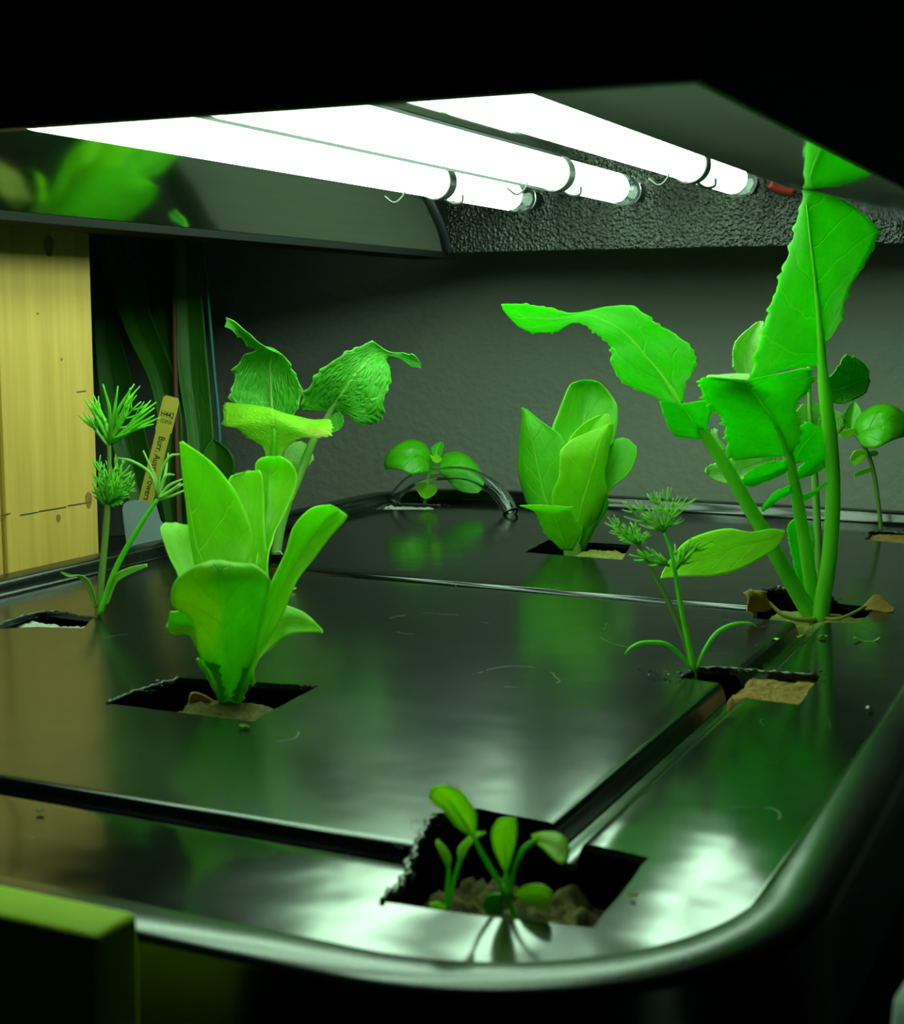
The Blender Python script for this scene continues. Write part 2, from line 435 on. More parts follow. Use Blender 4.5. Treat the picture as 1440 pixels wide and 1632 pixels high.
rng = random.Random(4)
def jag(poly, step, amp):
    out = []
    for i, a in enumerate(poly):
        b = poly[(i + 1) % len(poly)]
        L = math.hypot(b[0] - a[0], b[1] - a[1]); n = max(1, int(L / step))
        nx, ny = -(b[1] - a[1]) / L, (b[0] - a[0]) / L
        for k in range(n):
            t = k / n; j = 0 if k == 0 else rng.uniform(-amp, amp)
            out.append((a[0] + (b[0] - a[0]) * t + nx * j, a[1] + (b[1] - a[1]) * t + ny * j))
    return out
HOLES_PX = {
 'A': [(-30, 1004), (68, 974), (150, 984), (132, 1001), (60, 999)],
 'B': [(168, 1121), (212, 1103), (285, 1080), (507, 1093), (402, 1150)],
 'C': [(425, 903), (430, 884), (465, 884), (468, 900)],
 'D': [(596, 812), (625, 803), (700, 805), (690, 812)],
 'E': [(836, 880), (872, 861), (1005, 868), (992, 892), (919, 887)],
 'F': [(1083, 1080), (1119, 1065), (1205, 1069), (1306, 1078), (1272, 1123), (1162, 1109), (1156, 1090)],
 'G': [(1198, 985), (1225, 938), (1322, 945), (1335, 962), (1392, 968), (1372, 993), (1260, 991)],
 'H': [(1376, 860), (1392, 846), (1475, 850), (1462, 868)],
 'I': [(605, 1437), (640, 1405), (662, 1352), (690, 1297), (762, 1288), (880, 1311), (906, 1338), (1034, 1367), (946, 1479), (770, 1460)],
}
HOLES = {}
for k, pl in HOLES_PX.items():
    HOLES[k] = jag([tuple(onlid(*p))[:2] for p in pl], 0.004, 0.0003)
def inside(p, poly):
    c = False; x, y = p
    for i in range(len(poly)):
        a, b = poly[i], poly[i - 1]
        if (a[1] > y) != (b[1] > y) and x < (b[0] - a[0]) * (y - a[1]) / (b[1] - a[1]) + a[0]: c = not c
    return c
def rrect(s, nc=22):
    """rounded-rectangle loop at inward distance s from the outer edge"""
    r = RAD - s; out = []
    cx0, cx1, cy0, cy1 = LX0 + RAD, LX1 - RAD, LY0 + RAD, LY1 - RAD
    for (cx, cy, a0) in ((cx1, cy1, 0), (cx0, cy1, 90), (cx0, cy0, 180), (cx1, cy0, 270)):
        for k in range(nc + 1):
            a = math.radians(a0 + 90 * k / nc)
            out.append((cx + r * math.cos(a), cy + r * math.sin(a)))
    return out
def capsule(a, b, r, n=7):
    an = math.atan2(b[1] - a[1], b[0] - a[0]); out = []
    for c, st in ((b, an - math.pi / 2), (a, an + math.pi / 2)):
        for k in range(n + 1):
            t = st + math.pi * k / n
            out.append((c[0] + r * math.cos(t), c[1] + r * math.sin(t)))
    return out
def build_lid():
    P, E = [], []
    def loop(l):
        o = len(P); P.extend(Vector(p) for p in l)
        E.extend((o + i, o + (i + 1) % len(l)) for i in range(len(l)))
    for s, z in RIM: loop(rrect(s))
    for a, b in GROOVES:
        for r, v in GP: loop(capsule(a, b, r))
    for h in HOLES.values(): loop(h)
    gx = [LX0 + 0.03 + i * 0.02 for i in range(17)]
    for x in gx:
        for j in range(31):
            p = (x + 0.001, LY0 + 0.03 + j * 0.0195)
            if sdf_in(*p) > 0.022 and groove_z(*p) == 0: P.append(Vector(p))
    vs, es, fs, *_ = geometry.delaunay_2d_cdt(P, E, [], 0, 1e-6)
    hp = list(HOLES.values())
    keep = []
    for f in fs:
        c = (sum(vs[i].x for i in f) / 3, sum(vs[i].y for i in f) / 3)
        if sdf_in(*c) < -0.00165: continue
        if any(inside(c, h) for h in hp): continue
        keep.append(tuple(f))
    nrm, pos = [], []
    e = 0.0004
    for v in vs:
        x, y = v
        pos.append(Vector((x, y, LZ + lid_z(x, y))))
        gxx = (lid_z(x + e, y) - lid_z(x - e, y)) / (2 * e); gyy = (lid_z(x, y + e) - lid_z(x, y - e)) / (2 * e)
        nrm.append(Vector((-gxx, -gyy, 1)).normalized())
    V, Fc, LN = list(pos), [], []
    for f in keep:
        a, b, c = (pos[i] for i in f)
        if (b - a).cross(c - a).z < 0: f = (f[0], f[2], f[1])
        Fc.append(f); LN += [nrm[i] for i in f]
    top = list(Fc)
    o = len(V); TH = 0.0018
    V += [p - Vector((0, 0, TH)) for p in pos]
    for f in top:
        Fc.append((f[2] + o, f[1] + o, f[0] + o)); LN += [-nrm[i] for i in (f[2], f[1], f[0])]
    cnt = {}
    for f in top:
        for i in range(3):
            a, b = f[i], f[(i + 1) % 3]
            cnt[(a, b)] = cnt.get((a, b), 0) + 1
    for (a, b) in list(cnt):
        if (b, a) in cnt: continue
        k = len(V)
        q = [pos[a], pos[b], pos[b] - Vector((0, 0, TH)), pos[a] - Vector((0, 0, TH))]
        V += q
        n = (q[3] - q[0]).cross(q[1] - q[0]); n = n.normalized() if n.length else Vector((0, 0, 1))
        Fc.append((k + 1, k, k + 3, k + 2)); LN += [n] * 4
    me = bpy.data.meshes.new('tub_lid')
    me.from_pydata([tuple(v) for v in V], [], Fc)
    me.materials.append(M['lid'])
    for p in me.polygons: p.use_smooth = True
    me.normals_split_custom_set([tuple(n) for n in LN])
    return me
lidroot = thing('tub_lid', (LC[0], LC[1], LZ - 0.02), 'glossy black plastic lid with moulded grooves and square holes cut for the plants', 'lid')
link(bpy.data.objects.new('lid_panel', build_lid()), lidroot)
# torn scraps of plastic left along the cut edges
def scrap(px, py, size, dz=0.0006):
    c = onlid(px, py, dz); J = Join()
    for k in range(12):
        p0 = c + Vector((rng.gauss(0, 0.55) * size, rng.gauss(0, 0.18) * size, rng.uniform(-0.0003, 0.0006)))
        q = size * rng.uniform(0.06, 0.2)
        vs = [p0 + Vector((rng.uniform(-1, 1), rng.uniform(-1, 1), rng.uniform(-0.2, 0.7))) * q for _ in range(4)]
        J.add(vs, [(0, 1, 2), (0, 2, 3), (0, 3, 1), (1, 3, 2)])
    J.build('torn_plastic_scrap', M['torn'], lidroot)
for a in ((225, 1102, .006), (255, 1090, .005), (485, 1096, .005), (1048, 1072, .007), (1065, 1078, .006), (1185, 1070, .005), (1290, 1074, .006),
          (1240, 942, .008), (1262, 940, .008), (1340, 958, .006), (668, 1312, .003), (640, 1352, .003),
          (600, 811, .006), (712, 806, .006), (1440, 848, .006), (40, 985, .006), (100, 976, .006)):
    scrap(*a)

def torn_edge(px, r):
    pts = [onlid(x, y, 0.0001) for x, y in px]
    cp = catmull([tuple(p) for p in pts], 14 * len(pts))
    P_, R_ = [], []
    for c in cp:
        v = Vector(c)
        P_.append(v + Vector((noise.noise(v * 700), noise.noise(v * 700 + Vector((9, 0, 0))), 0.6 * noise.noise(v * 900))) * r * 1.6)
        R_.append(r * (0.55 + 0.9 * abs(noise.noise(v * 1200 + Vector((0, 5, 0))))))
    tube('torn_edge', P_, R_, M['torn'], lidroot, 7)
torn_edge([(608, 1436), (640, 1405), (662, 1352), (690, 1298)], 0.0010)
torn_edge([(1085, 1079), (1119, 1065), (1205, 1069), (1300, 1077)], 0.0007)
torn_edge([(1203, 976), (1225, 939), (1275, 941), (1322, 945)], 0.0011)
torn_edge([(172, 1120), (212, 1103), (285, 1080)], 0.0006)
torn_edge([(-20, 1001), (68, 975), (148, 984)], 0.0007)
torn_edge([(598, 812), (625, 803), (700, 805)], 0.0006)
torn_edge([(1380, 857), (1392, 847), (1460, 850)], 0.0007)

# tub body below the lid
tb = thing('storage_tub', (LC[0], LC[1], 0), 'black plastic storage tub standing in the dark under the glossy lid', 'tub')
def tub_body():
    V, Fc = [], []
    prof = [(0.045, 0.0), (0.040, 0.004), (0.006, LZ - 0.028), (0.0045, LZ - 0.0225), (0.008, LZ - 0.0225), (0.010, LZ - 0.028), (0.044, 0.008)]
    n = 0
    for s, z in prof:
        l = rrect(s, 8); n = len(l); V += [Vector((x, y, z)) for x, y in l]
    for i in range(len(prof) - 1):
        for k in range(n):
            Fc.append((i * n + k, i * n + (k + 1) % n, (i + 1) * n + (k + 1) % n, (i + 1) * n + k))
    Fc.append(tuple(reversed(range(n)))); Fc.append(tuple(range((len(prof) - 1) * n, len(prof) * n)))
    return mesh('tub_body', V, Fc, M['black'], tb, smooth=False)
tub_body()
box('raft', (LX0 + 0.05, LY0 + 0.05, LZ - 0.075), (LX1 - 0.045, LY1 - 0.05, LZ - 0.055), M['inside'], tb, 0.003)

# ------------------------------------------------------------------ grow light hood
HB = CAMZ + 0.0386           # bottom edge of the hood
HX0, HX1, HY0, HY1 = -0.402, -0.0765, 0.267, 0.801
HR = CAMZ + 0.0425           # the right side and the front end stop a little higher
HT = CAMZ + 0.125
gl = thing('grow_light', ((HX0 + HX1) / 2, (HY0 + HY1) / 2, HB), 'dark grow light hood with three lit white fluorescent tubes hanging over the lid', 'grow light')
box('cover_panel', (HX0, HY0, HT - 0.003), (HX1, HY1, HT), M['housing'], gl, 0.001)
ep = box('end_panel', (HX0, HY0, HR), (HX1, HY0 + 0.004, HT - 0.003), M['housing'], gl, 0.0008)
bp = box('end_panel', (-0.3785, HY1 - 0.004, HB), (HX1, HY1, HT - 0.003), M['hammered'], gl, 0.0006)
bp['label'] = 'dark hammered metal end panel behind the tube ends'
box('side_panel', (HX0, HY0, HB + 0.004), (HX0 + 0.003, HY1, HT - 0.003), M['housing'], gl, 0.0006)
box('side_panel', (HX1 - 0.002, HY0 + 0.004, HR), (HX1, HY1 - 0.004, HT - 0.003), M['housing'], gl, 0.0006)
box('hood_lip', (HX0, HY0, HB - 0.0035), (-0.3755, HY1, HB), M['inside'], gl, 0.0004)
TX = [-0.323, -0.262, -0.199]
TZ = [CAMZ + 0.0668, CAMZ + 0.0688, CAMZ + 0.0712]
def reflector(name, prof, label=None, ends=None):
    cp = catmull([tuple(p) for p in prof], 6 * len(prof))
    ce = catmull([(e,) for e in ends], len(cp)) if ends else [(HY1 - 0.0045,)] * len(cp)
    V, Fc = [], []
    y0 = HY0 + 0.006
    for th in (0.0, 0.0008):
        for (x, z), (y1,) in zip(cp, ce):
            V.append(Vector((x, y0, CAMZ + z + th))); V.append(Vector((x, y1, CAMZ + z + th)))
    m = len(cp)
    for b in (0, 2 * m):
        for i in range(m - 1):
            q = (b + 2 * i, b + 2 * i + 1, b + 2 * i + 3, b + 2 * i + 2)
            Fc.append(q if b else tuple(reversed(q)))
    o = mesh(name, V, Fc, M['mirror'], gl)
    if label: o['label'] = label
    return o
reflector('side_reflector', [(-0.3755, 0.0388), (-0.3690, 0.051), (-0.3610, 0.066), (-0.3525, 0.082), (-0.346, 0.094)], 'mirror polished side reflector',
          [0.790, 0.768, 0.733, 0.696, 0.666])
reflector('mirror_flange', [(-0.0768, 0.0427), (-0.0925, 0.0444), (-0.108, 0.0459), (-0.123, 0.0475)], 'mirror polished flange along the hood edge')
reflector('side_reflector', [(-0.123, 0.0480), (-0.142, 0.068), (-0.160, 0.085), (-0.176, 0.092)], 'mirror polished sloping reflector')
reflector('tube_reflector', [(-0.346, 0.094), (-0.340, 0.101), (-0.323, 0.104), (-0.302, 0.098), (-0.293, 0.088)])
reflector('tube_reflector', [(-0.293, 0.088), (-0.284, 0.098), (-0.262, 0.104), (-0.240, 0.098), (-0.231, 0.086)])
reflector('tube_reflector', [(-0.231, 0.086), (-0.222, 0.098), (-0.200, 0.104), (-0.184, 0.098), (-0.176, 0.092)])
box('dark_gap_strip', (-0.2935, HY0 + 0.008, CAMZ + 0.0666), (-0.2929, HY1 - 0.006, CAMZ + 0.0875), M['housing'], gl)  # added dark strip, imitates the dark gap between the first two tubes
# dark profiled edge where the curved side reflector meets the back panel
J = Join()
J.tube([(-0.3745, 0.791, HB), (-0.3680, 0.769, CAMZ + .051), (-0.3600, 0.734, CAMZ + .066), (-0.3515, 0.697, CAMZ + .082)], 0.0022, 8, 20)
J.build('edge_trim', M['housing'], gl)
def lathe_y(x, y0, y1, z, r, dome, seg=28, tip=True):
    """round tube along Y with a rounded far end"""
    V, Fc, prof = [], [], [(y0, r * 0.5), (y0, r)]
    prof += [(y1 - dome, r)]
    if tip:
        for k in range(1, 7):
            a = k / 6 * math.pi / 2
            prof.append((y1 - dome + dome * math.sin(a), max(r * math.cos(a), r * 0.05)))
    else: prof.append((y1, r))
    for (y, rr) in prof:
        for k in range(seg):
            a = 2 * math.pi * k / seg
            V.append(Vector((x + rr * math.cos(a), y, z + rr * math.sin(a))))
    for i in range(len(prof) - 1):
        for k in range(seg):
            Fc.append((i * seg + k, (i + 1) * seg + k, (i + 1) * seg + (k + 1) % seg, i * seg + (k + 1) % seg))
    Fc.append(tuple(range(seg))); Fc.append(tuple(reversed(range((len(prof) - 1) * seg, len(prof) * seg))))
    return V, Fc
CLIPY = [0.6697, 0.6728, 0.6835]
for i in range(3):
    V, Fc = lathe_y(TX[i], HY0 + 0.012, 0.764, TZ[i], 0.0078, 0.005)
    ft = mesh('fluorescent_tube', V, Fc, M['lamp'], gl)
    V, Fc = lathe_y(TX[i], 0.7645, 0.7845, TZ[i], 0.0082, 0.007)
    mesh('glass_end', V, Fc, M['glass'], ft)
    V, Fc = lathe_y(TX[i], 0.7850, HY1 - 0.0045, TZ[i], 0.0050, 0.001, tip=False)
    mesh('socket', V, Fc, M['housing'], ft)
    # spring clip: a flat band under the tube with a hooked end
    V, Fc = [], []
    y = CLIPY[i]
    ang = [math.radians(a) for a in range(-175, 60, 9)]
    for a in ang:
        for dy in (-0.0038, 0.0038):
            for r in (0.0083, 0.0089):
                V.append(Vector((TX[i] + r * math.cos(a), y + dy, TZ[i] + r * math.sin(a))))
    for k in range(len(ang) - 1):
        b = 4 * k
        for p, q in ((0, 1), (1, 3), (3, 2), (2, 0)):
            Fc.append((b + p, b + q, b + 4 + q, b + 4 + p))
    Fc += [(0, 1, 3, 2), (len(V) - 4, len(V) - 2, len(V) - 1, len(V) - 3)]
    mesh('tube_clip', V, Fc, M['clip'], ft, smooth=False)
    x0 = TX[i] + 0.0075
    tube('clip_hook', [(x0 - 0.004, y, TZ[i] - 0.0085), (x0 - 0.001, y + 0.004, TZ[i] - 0.0105), (x0 + 0.002, y + 0.008, TZ[i] - 0.0095), (x0 + 0.002, y + 0.009, TZ[i] - 0.006)], 0.0007, M['clip'], ft, 6, 14)
    tube('wire_loop', [(TX[i] - 0.006, y - 0.045, TZ[i] - 0.010), (TX[i] - 0.002, y - 0.043, TZ[i] - 0.013), (TX[i] + 0.001, y - 0.040, TZ[i] - 0.010), (TX[i] + 0.002, y - 0.039, TZ[i] - 0.006)], 0.0005, M['clip'], ft, 6, 12)
tube('red_wire', [(-0.186, 0.785, CAMZ + 0.070), (-0.181, 0.788, CAMZ + 0.067), (-0.174, 0.791, CAMZ + 0.066)], 0.0025, M['red'], gl, 8, 8)
# cords the hood hangs from
for (x, y) in ((-0.235, 0.30), (-0.235, 0.75)):
    tube('hanging_cord', [(x, y, HT - 0.001), (x, y, 1.9)], 0.0012, M['housing'], gl, 8)

# ------------------------------------------------------------------ wooden post on the left
wp = thing('wooden_post', (-0.444, 0.45, 0), 'pale knotty pine post with pencil marks standing left of the lid', 'post')
pk = box('plank', (-0.462, 0.4715, 0), (-0.4262, 0.531, 1.2), M['wood'], wp, 0.0015)
box('plank', (-0.464, 0.385, 0), (-0.4275, 0.4705, 1.2), M['wood'], wp, 0.0015)
FX = -0.4262
def onpost(x, y):
    r = FW + RT * ((x - CX) / FPX) + UP * ((CY - y) / FPX)
    return CAM + r * ((FX - CAM.x) / r.x)
def knot(px, py, r, sq):
    c = onpost(px, py); V, Fc = [], []
    for k in range(16):
        a = 2 * math.pi * k / 16
        V.append(c + Vector((0.0002, r * math.cos(a) * (1 + 0.15 * math.sin(3 * a)), r * sq * math.sin(a))))
        V.append(V[-1] - Vector((0.0006, 0, 0)))
    Fc = [tuple(2 * k for k in range(16))] + [(2 * k, 2 * ((k + 1) % 16), 2 * ((k + 1) % 16) + 1, 2 * k + 1) for k in range(16)]
    mesh('knot', V, Fc, M['knot'], pk, smooth=False)
knot(141, 797, 0.0022, 1.7); knot(93, 826, 0.0013, 1.4); knot(78, 392, 0.0028, 1.6); knot(60, 500, 0.0006, 1.0); knot(98, 573, 0.0006, 1.3)
for seg in (((32, 821), (60, 816)), ((62, 815), (105, 808)), ((108, 806), (145, 800)), ((122, 625), (136, 623)), ((0, 822), (16, 818))):
    pts = [onpost(*p) + Vector((0.0001, 0, 0)) for p in seg]
    tube('pencil_mark', pts, 0.00025, M['pencil'], pk, 5)

# ------------------------------------------------------------------ leaves
def leaf(parent, rows, d0, mat, dep=(0, 0), cup=0.0, amp=0.0, freq=90, ser=0.0, sern=40, n=44, m=16, thick=0.00045, name='leaf', seed=0, roll=0.0):
    """rows: (L, M, R) pixel triples from base to tip; dep: depth offsets in mm along the midrib; cup: how far the
    margins come towards the viewer in mm (a pair for left and right); roll adds an arch across each half"""
    if len(dep) == len(rows): dl = list(dep)
    else: dl = [catmull([(q,) for q in dep], len(rows))[i][0] for i in range(len(rows))]
    cl, cr = cup if hasattr(cup, '__len__') else (cup, cup)
    data = []
    for i, (L, Mi, R) in enumerate(rows):
        data.append((L[0], L[1], Mi[0], Mi[1], R[0], R[1], dl[i]))
    c = catmull(data, n)
    R_ = random.Random(seed + int(rows[0][1][0] * 7 + rows[-1][1][1] * 13))
    sh = Vector((R_.uniform(0, 50), R_.uniform(0, 50), R_.uniform(0, 50)))
    mids, V, UVs = [], [], []
    # local width per row for scaling the cup
    wid = [max(1e-3, math.hypot(r[4] - r[0], r[5] - r[1])) for r in c]
    wm = max(wid)
    teeth = [[R_.uniform(-0.3, 1.0) for _ in range(400)] for _ in (0, 1)]
    pts = []
    for i, r in enumerate(c):
        k = min(1.0, wid[i] / wm) ** 0.8
        d = d0 + r[6] / 1000.0
        A = W(r[0], r[1], d - cl * k / 1000); B = W(r[2], r[3], d); C = W(r[4], r[5], d - cr * k / 1000)
        pts.append((A, B, C))
    arc = [0.0]
    for i in range(1, n): arc.append(arc[-1] + (pts[i][1] - pts[i - 1][1]).length)
    tot = arc[-1] or 1
    for i, (A, B, C) in enumerate(pts):
        v = arc[i] / tot
        t = (pts[min(i + 1, n - 1)][1] - pts[max(i - 1, 0)][1])
        for j in range(m + 1):
            u = j / m * 2 - 1
            s = abs(u)
            E = A if u < 0 else C
            p = B.lerp(E, s)
            nrm = (C - A).cross(t)
            nrm = nrm.normalized() if nrm.length > 1e-12 else -FW
            if nrm.dot(FW) > 0: nrm = -nrm
            # keep the cross-section curved instead of folded: arch of each half
            p = p + nrm * ((s * s - s) * (cl if u < 0 else cr) * 0.55 * min(1, wid[i] / wm) / 1000.0) + nrm * (roll * (s - s * s) * wid[i] / wm / 1000.0)
            if amp:
                q = B.lerp(E, s) * freq + sh
                p = p + nrm * (noise.noise(q) * amp / 1000.0 * (0.25 + 0.75 * s * s))
            if ser and j in (0, m):
                side = 0 if j == 0 else 1
                ph = v * sern
                saw = teeth[side][int(ph)] * (1 - abs((ph % 1.0) * 2 - 1)) 
                ed = (E - B)
                if ed.length > 1e-6: p = p + ed.normalized() * (ser / 1000.0 * saw * min(1, wid[i] / wm * 2))
            V.append(p); UVs.append((u * 0.5 + 0.5, v))
    Fc = []
    for i in range(n - 1):
        for j in range(m):
            a = i * (m + 1) + j
            Fc.append((a, a + 1, a + m + 2, a + m + 1))
    o = mesh(name, V, Fc, mat, parent, uvs=UVs)
    md = o.modifiers.new('thickness', 'SOLIDIFY'); md.thickness = thick; md.offset = 0.0; md.use_even_offset = False
    return o
def px_tube(name, pts, d0, mat, parent, seg=10, n=24):
    """pts: (x, y, depth mm, radius px)"""
    P, Rr = [], []
    for (x, y, dm, r) in pts:
        d = d0 + dm / 1000.0
        P.append(W(x, y, d)); Rr.append(r * d / FPX)
    return tube(name, P, Rr, mat, parent, seg, n)
def narrow(x, y, w=5): return ((x - w, y), (x, y), (x + w, y))

# ---- front lettuce (spotted lower leaf)
bB = onlid(368, 1128, -0.006); dB = depth(bB)
L = thing('lettuce_plant', bB, 'bright green lettuce with a spotted yellowing lower leaf, in the square hole at left', 'plant')
lm, lo = M['lettuce'], M['lettuce_old']
leaf(L, [narrow(362,1095,6), ((325,980),(345,985),(375,985)), ((312,900),(330,915),(392,905)), ((303,850),(314,870),(402,865)), ((296,800),(304,820),(393,825)),
         ((291,760),(297,775),(372,780)), ((288,725),(291,735),(335,736)), ((287,705),(288,704),(291,703))], dB, lm, (2, 14, 18, 16), (-6, 4), 1.0)
leaf(L, [narrow(358,1085,5), ((295,950),(320,950),(342,950)), ((282,912),(305,912),(335,912)), ((265,875),(290,878),(325,880)), ((256,843),(282,848),(312,852)),
         ((262,832),(280,833),(302,838))], dB, lm, (4, 24, 34), (4, 3), 1.0)
leaf(L, [narrow(374,1085,5), ((375,980),(395,980),(425,960)), ((370,900),(400,905),(427,910)), ((365,840),(395,845),(422,850)), ((362,790),(392,792),(420,790)),
         ((365,762),(390,756),(417,758)), ((375,753),(395,750),(412,750))], dB, lm, (6, 24, 34, 36), (3, 3), 1.2)
leaf(L, [narrow(388,1085,4), ((402,920),(410,925),(425,900)), ((412,860),(421,860),(434,855)), ((418,820),(425,820),(452,825)), ((416,780),(427,785),(469,785)),
         ((406,752),(430,752),(472,756)), ((408,737),(435,733),(462,737)), ((425,730),(438,729),(448,731))], dB, lm, (8, 34, 46, 44), (3, 9), 1.2)
leaf(L, [narrow(368,1128,9), ((345,1085),(363,1090),(390,1085)), ((318,1045),(360,1050),(405,1050)), ((312,1015),(357,1015),(412,1015)), ((305,990),(355,980),(422,975)),
         ((275,965),(353,950),(428,945)), ((278,930),(352,920),(430,925)), ((305,905),(350,898),(412,905)), ((335,894),(352,893),(385,896))],
     dB, lo, (0, -8, -18, -26, -30, -26), (4, 6), 2.0, 70, thick=0.0006)
leaf(L, [narrow(345,1085,5), ((312,1032),(320,1025),(330,1018)), ((300,1013),(310,1000),(322,985)), ((275,1013),(285,995),(300,975)), ((265,1000),(268,990),(272,975))],
     dB, lo, (0, -4, -10), (2, 2), 1.0)
leaf(L, [narrow(388,1098,5), ((393,1050),(402,1055),(412,1045)), ((412,985),(428,990),(447,985)), ((432,930),(450,935),(473,925)), ((455,880),(475,885),(500,890)),
         ((468,840),(500,850),(525,857)), ((495,812),(520,826),(545,835)), ((525,806),(540,812),(553,823))], dB, lm, (-2, 2, 6, 4), (5, 4), 1.5, 60)
leaf(L, [narrow(398,1078,4), ((412,1030),(410,1045),(412,1050)), ((425,1000),(428,1012),(432,1033)), ((445,967),(452,990),(458,1013)), ((478,973),(482,990),(485,1008)),
         ((500,990),(505,1000),(503,1007)), ((513,1005),(514,1007),(512,1008))], dB, lm, (0, 6, 4, -4), (-4, 3), 1.0)
leaf(L, [narrow(378,1118,5), ((380,1090),(388,1092),(396,1088)), ((388,1072),(394,1080),(402,1090)), ((396,1060),(400,1068),(402,1078))], dB, lm, (-4, -10), 2, 1.5, 200, ser=2.5, sern=6)
leaf(L, [narrow(352,1118,5), ((332,1085),(342,1090),(352,1090)), ((318,1060),(330,1066),(345,1062)), ((316,1048),(322,1052),(330,1050))], dB, lm, (-4, -10), 2, 1.5, 200, ser=2.0, sern=6)
px_tube('stem', [(368,1140,2,17), (367,1120,2,17), (367,1098,1,15), (368,1080,2,10)], dB, M['stem'], L)
leaf(L, [narrow(345,1120,3), ((325,1108),(328,1118),(330,1128)), ((305,1105),(312,1118),(314,1135)), ((302,1128),(306,1136),(310,1142))], dB, M['dead'], (-3, -8), 3, 2.5, 200, name='dried_leaf')

# ---- tall mustard behind it
bC = onlid(436, 893, -0.004); dC = depth(bC)
L = thing('mustard_plant', bC, 'mustard seedling with crinkled toothed leaves and one yellow leaf, behind the left lettuce', 'plant')
mu, my = M['mustard'], M['mustard_yellow']
leaf(L, [narrow(437,745,3), ((405,668),(434,668),(465,668)), ((370,640),(432,640),(476,645)), ((372,610),(430,605),(478,612)), ((378,585),(431,580),(465,590)),
         ((388,567),(434,563),(455,572)), ((408,556),(436,556),(444,563)), ((397,551),(412,548),(425,552)), ((382,538),(390,533),(405,538)), ((370,526),(376,520),(384,520)), ((360,521),(361,512),(361,505))],
     dC, mu, (0, 10, 12, 12, 10, 6, 0, -6, -14, -20, -24), (7, 7), 2.2, 120, ser=3.2, sern=20, n=90, m=20)
leaf(L, [narrow(527,655,4), ((483,650),(535,640),(548,660)), ((492,618),(545,625),(585,675)), ((512,590),(558,605),(606,665)), ((540,570),(572,588),(610,635)),
         ((575,552),(588,572),(620,600)), ((592,545),(605,562),(617,572)), ((622,562),(628,567),(630,573)), ((645,564),(650,572),(650,579)), ((660,566),(670,580),(671,588))],
     dC, mu, (6, 2, -2, -4, -4, 0, 4, 6, 6, 4), (8, -3), 2.2, 120, ser=3.2, sern=20, n=90, m=20)
leaf(L, [narrow(532,668,3), ((523,668),(534,660),(540,655)), ((525,690),(538,680),(547,668)), ((530,690),(540,686),(545,680))], dC, mu, (6, 4), 1, 1.0, ser=0.8, sern=8)
leaf(L, [narrow(434,736,6), ((418,710),(436,712),(458,712)), ((396,698),(437,692),(475,700)), ((375,682),(437,675),(500,697)), ((358,678),(436,662),(522,695)),
         ((356,658),(433,653),(526,684)), ((357,644),(430,650),(525,671))], dC, my, (-8, -12, -16, -14, -6), (-6, 10), 2.5, 90, ser=2.2, sern=16, n=50, m=24)
leaf(L, [narrow(467,762,4), ((450,735),(465,735),(492,742)), ((458,712),(475,715),(499,727)), ((468,704),(480,703),(490,708))], dC, M['radish_pale'], (14, 18), 3, 2.0, 150, ser=1.2, sern=10)
px_tube('stem', [(436,905,0,8), (440,880,0,8), (448,835,0,8), (462,790,0,8)], dC, M['stem_pale'], L)
px_tube('leaf_stalk', [(460,800,0,7), (478,755,2,7), (498,705,4,6.5), (518,672,6,5.5), (534,642,3,4), (572,588,-4,2)], dC, M['stem_pale'], L)
px_tube('leaf_stalk', [(447,840,0,6), (440,790,-4,7), (435,745,-8,7), (437,700,-14,4), (437,680,-15,2)], dC, M['stem'], L)
px_tube('leaf_stalk', [(452,830,1,5), (446,780,2,4), (438,730,4,4), (433,650,9,2.5), (431,590,11,1.5)], dC, M['stem_pale'], L)

px_tube('root_loop', [(436,886,-6,1.0), (440,880,-7,1.1), (447,880,-8,1.1), (451,888,-8,1.1), (448,896,-7,1.0)], dC, M['rock_white'], L, 6)
# ---- back lettuce
bE = onlid(911, 884, -0.004); dE = depth(bE)
L = thing('lettuce_plant', bE, 'upright green lettuce head with smooth rounded leaves, right of the clear hose', 'plant')
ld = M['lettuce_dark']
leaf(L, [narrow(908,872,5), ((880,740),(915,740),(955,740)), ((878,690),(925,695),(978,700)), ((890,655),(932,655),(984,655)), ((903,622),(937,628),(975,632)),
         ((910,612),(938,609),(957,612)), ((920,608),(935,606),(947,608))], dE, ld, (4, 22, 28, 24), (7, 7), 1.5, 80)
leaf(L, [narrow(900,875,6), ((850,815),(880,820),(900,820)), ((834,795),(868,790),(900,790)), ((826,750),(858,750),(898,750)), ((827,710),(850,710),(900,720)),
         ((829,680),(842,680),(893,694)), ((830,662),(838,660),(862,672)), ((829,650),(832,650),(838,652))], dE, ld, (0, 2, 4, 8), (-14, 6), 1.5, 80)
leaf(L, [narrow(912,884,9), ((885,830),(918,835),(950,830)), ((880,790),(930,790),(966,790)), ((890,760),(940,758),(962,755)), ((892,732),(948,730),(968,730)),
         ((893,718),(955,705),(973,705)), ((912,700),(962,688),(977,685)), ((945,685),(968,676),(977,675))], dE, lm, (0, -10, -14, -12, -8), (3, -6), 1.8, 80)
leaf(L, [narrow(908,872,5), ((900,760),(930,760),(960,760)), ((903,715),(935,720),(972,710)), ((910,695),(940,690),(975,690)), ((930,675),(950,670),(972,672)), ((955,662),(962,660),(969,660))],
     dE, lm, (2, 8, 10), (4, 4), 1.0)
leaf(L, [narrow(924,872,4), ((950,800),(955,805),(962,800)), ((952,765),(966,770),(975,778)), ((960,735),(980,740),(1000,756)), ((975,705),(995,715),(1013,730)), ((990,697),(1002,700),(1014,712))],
     dE, ld, (4, 10, 12), (-5, 5), 1.0)
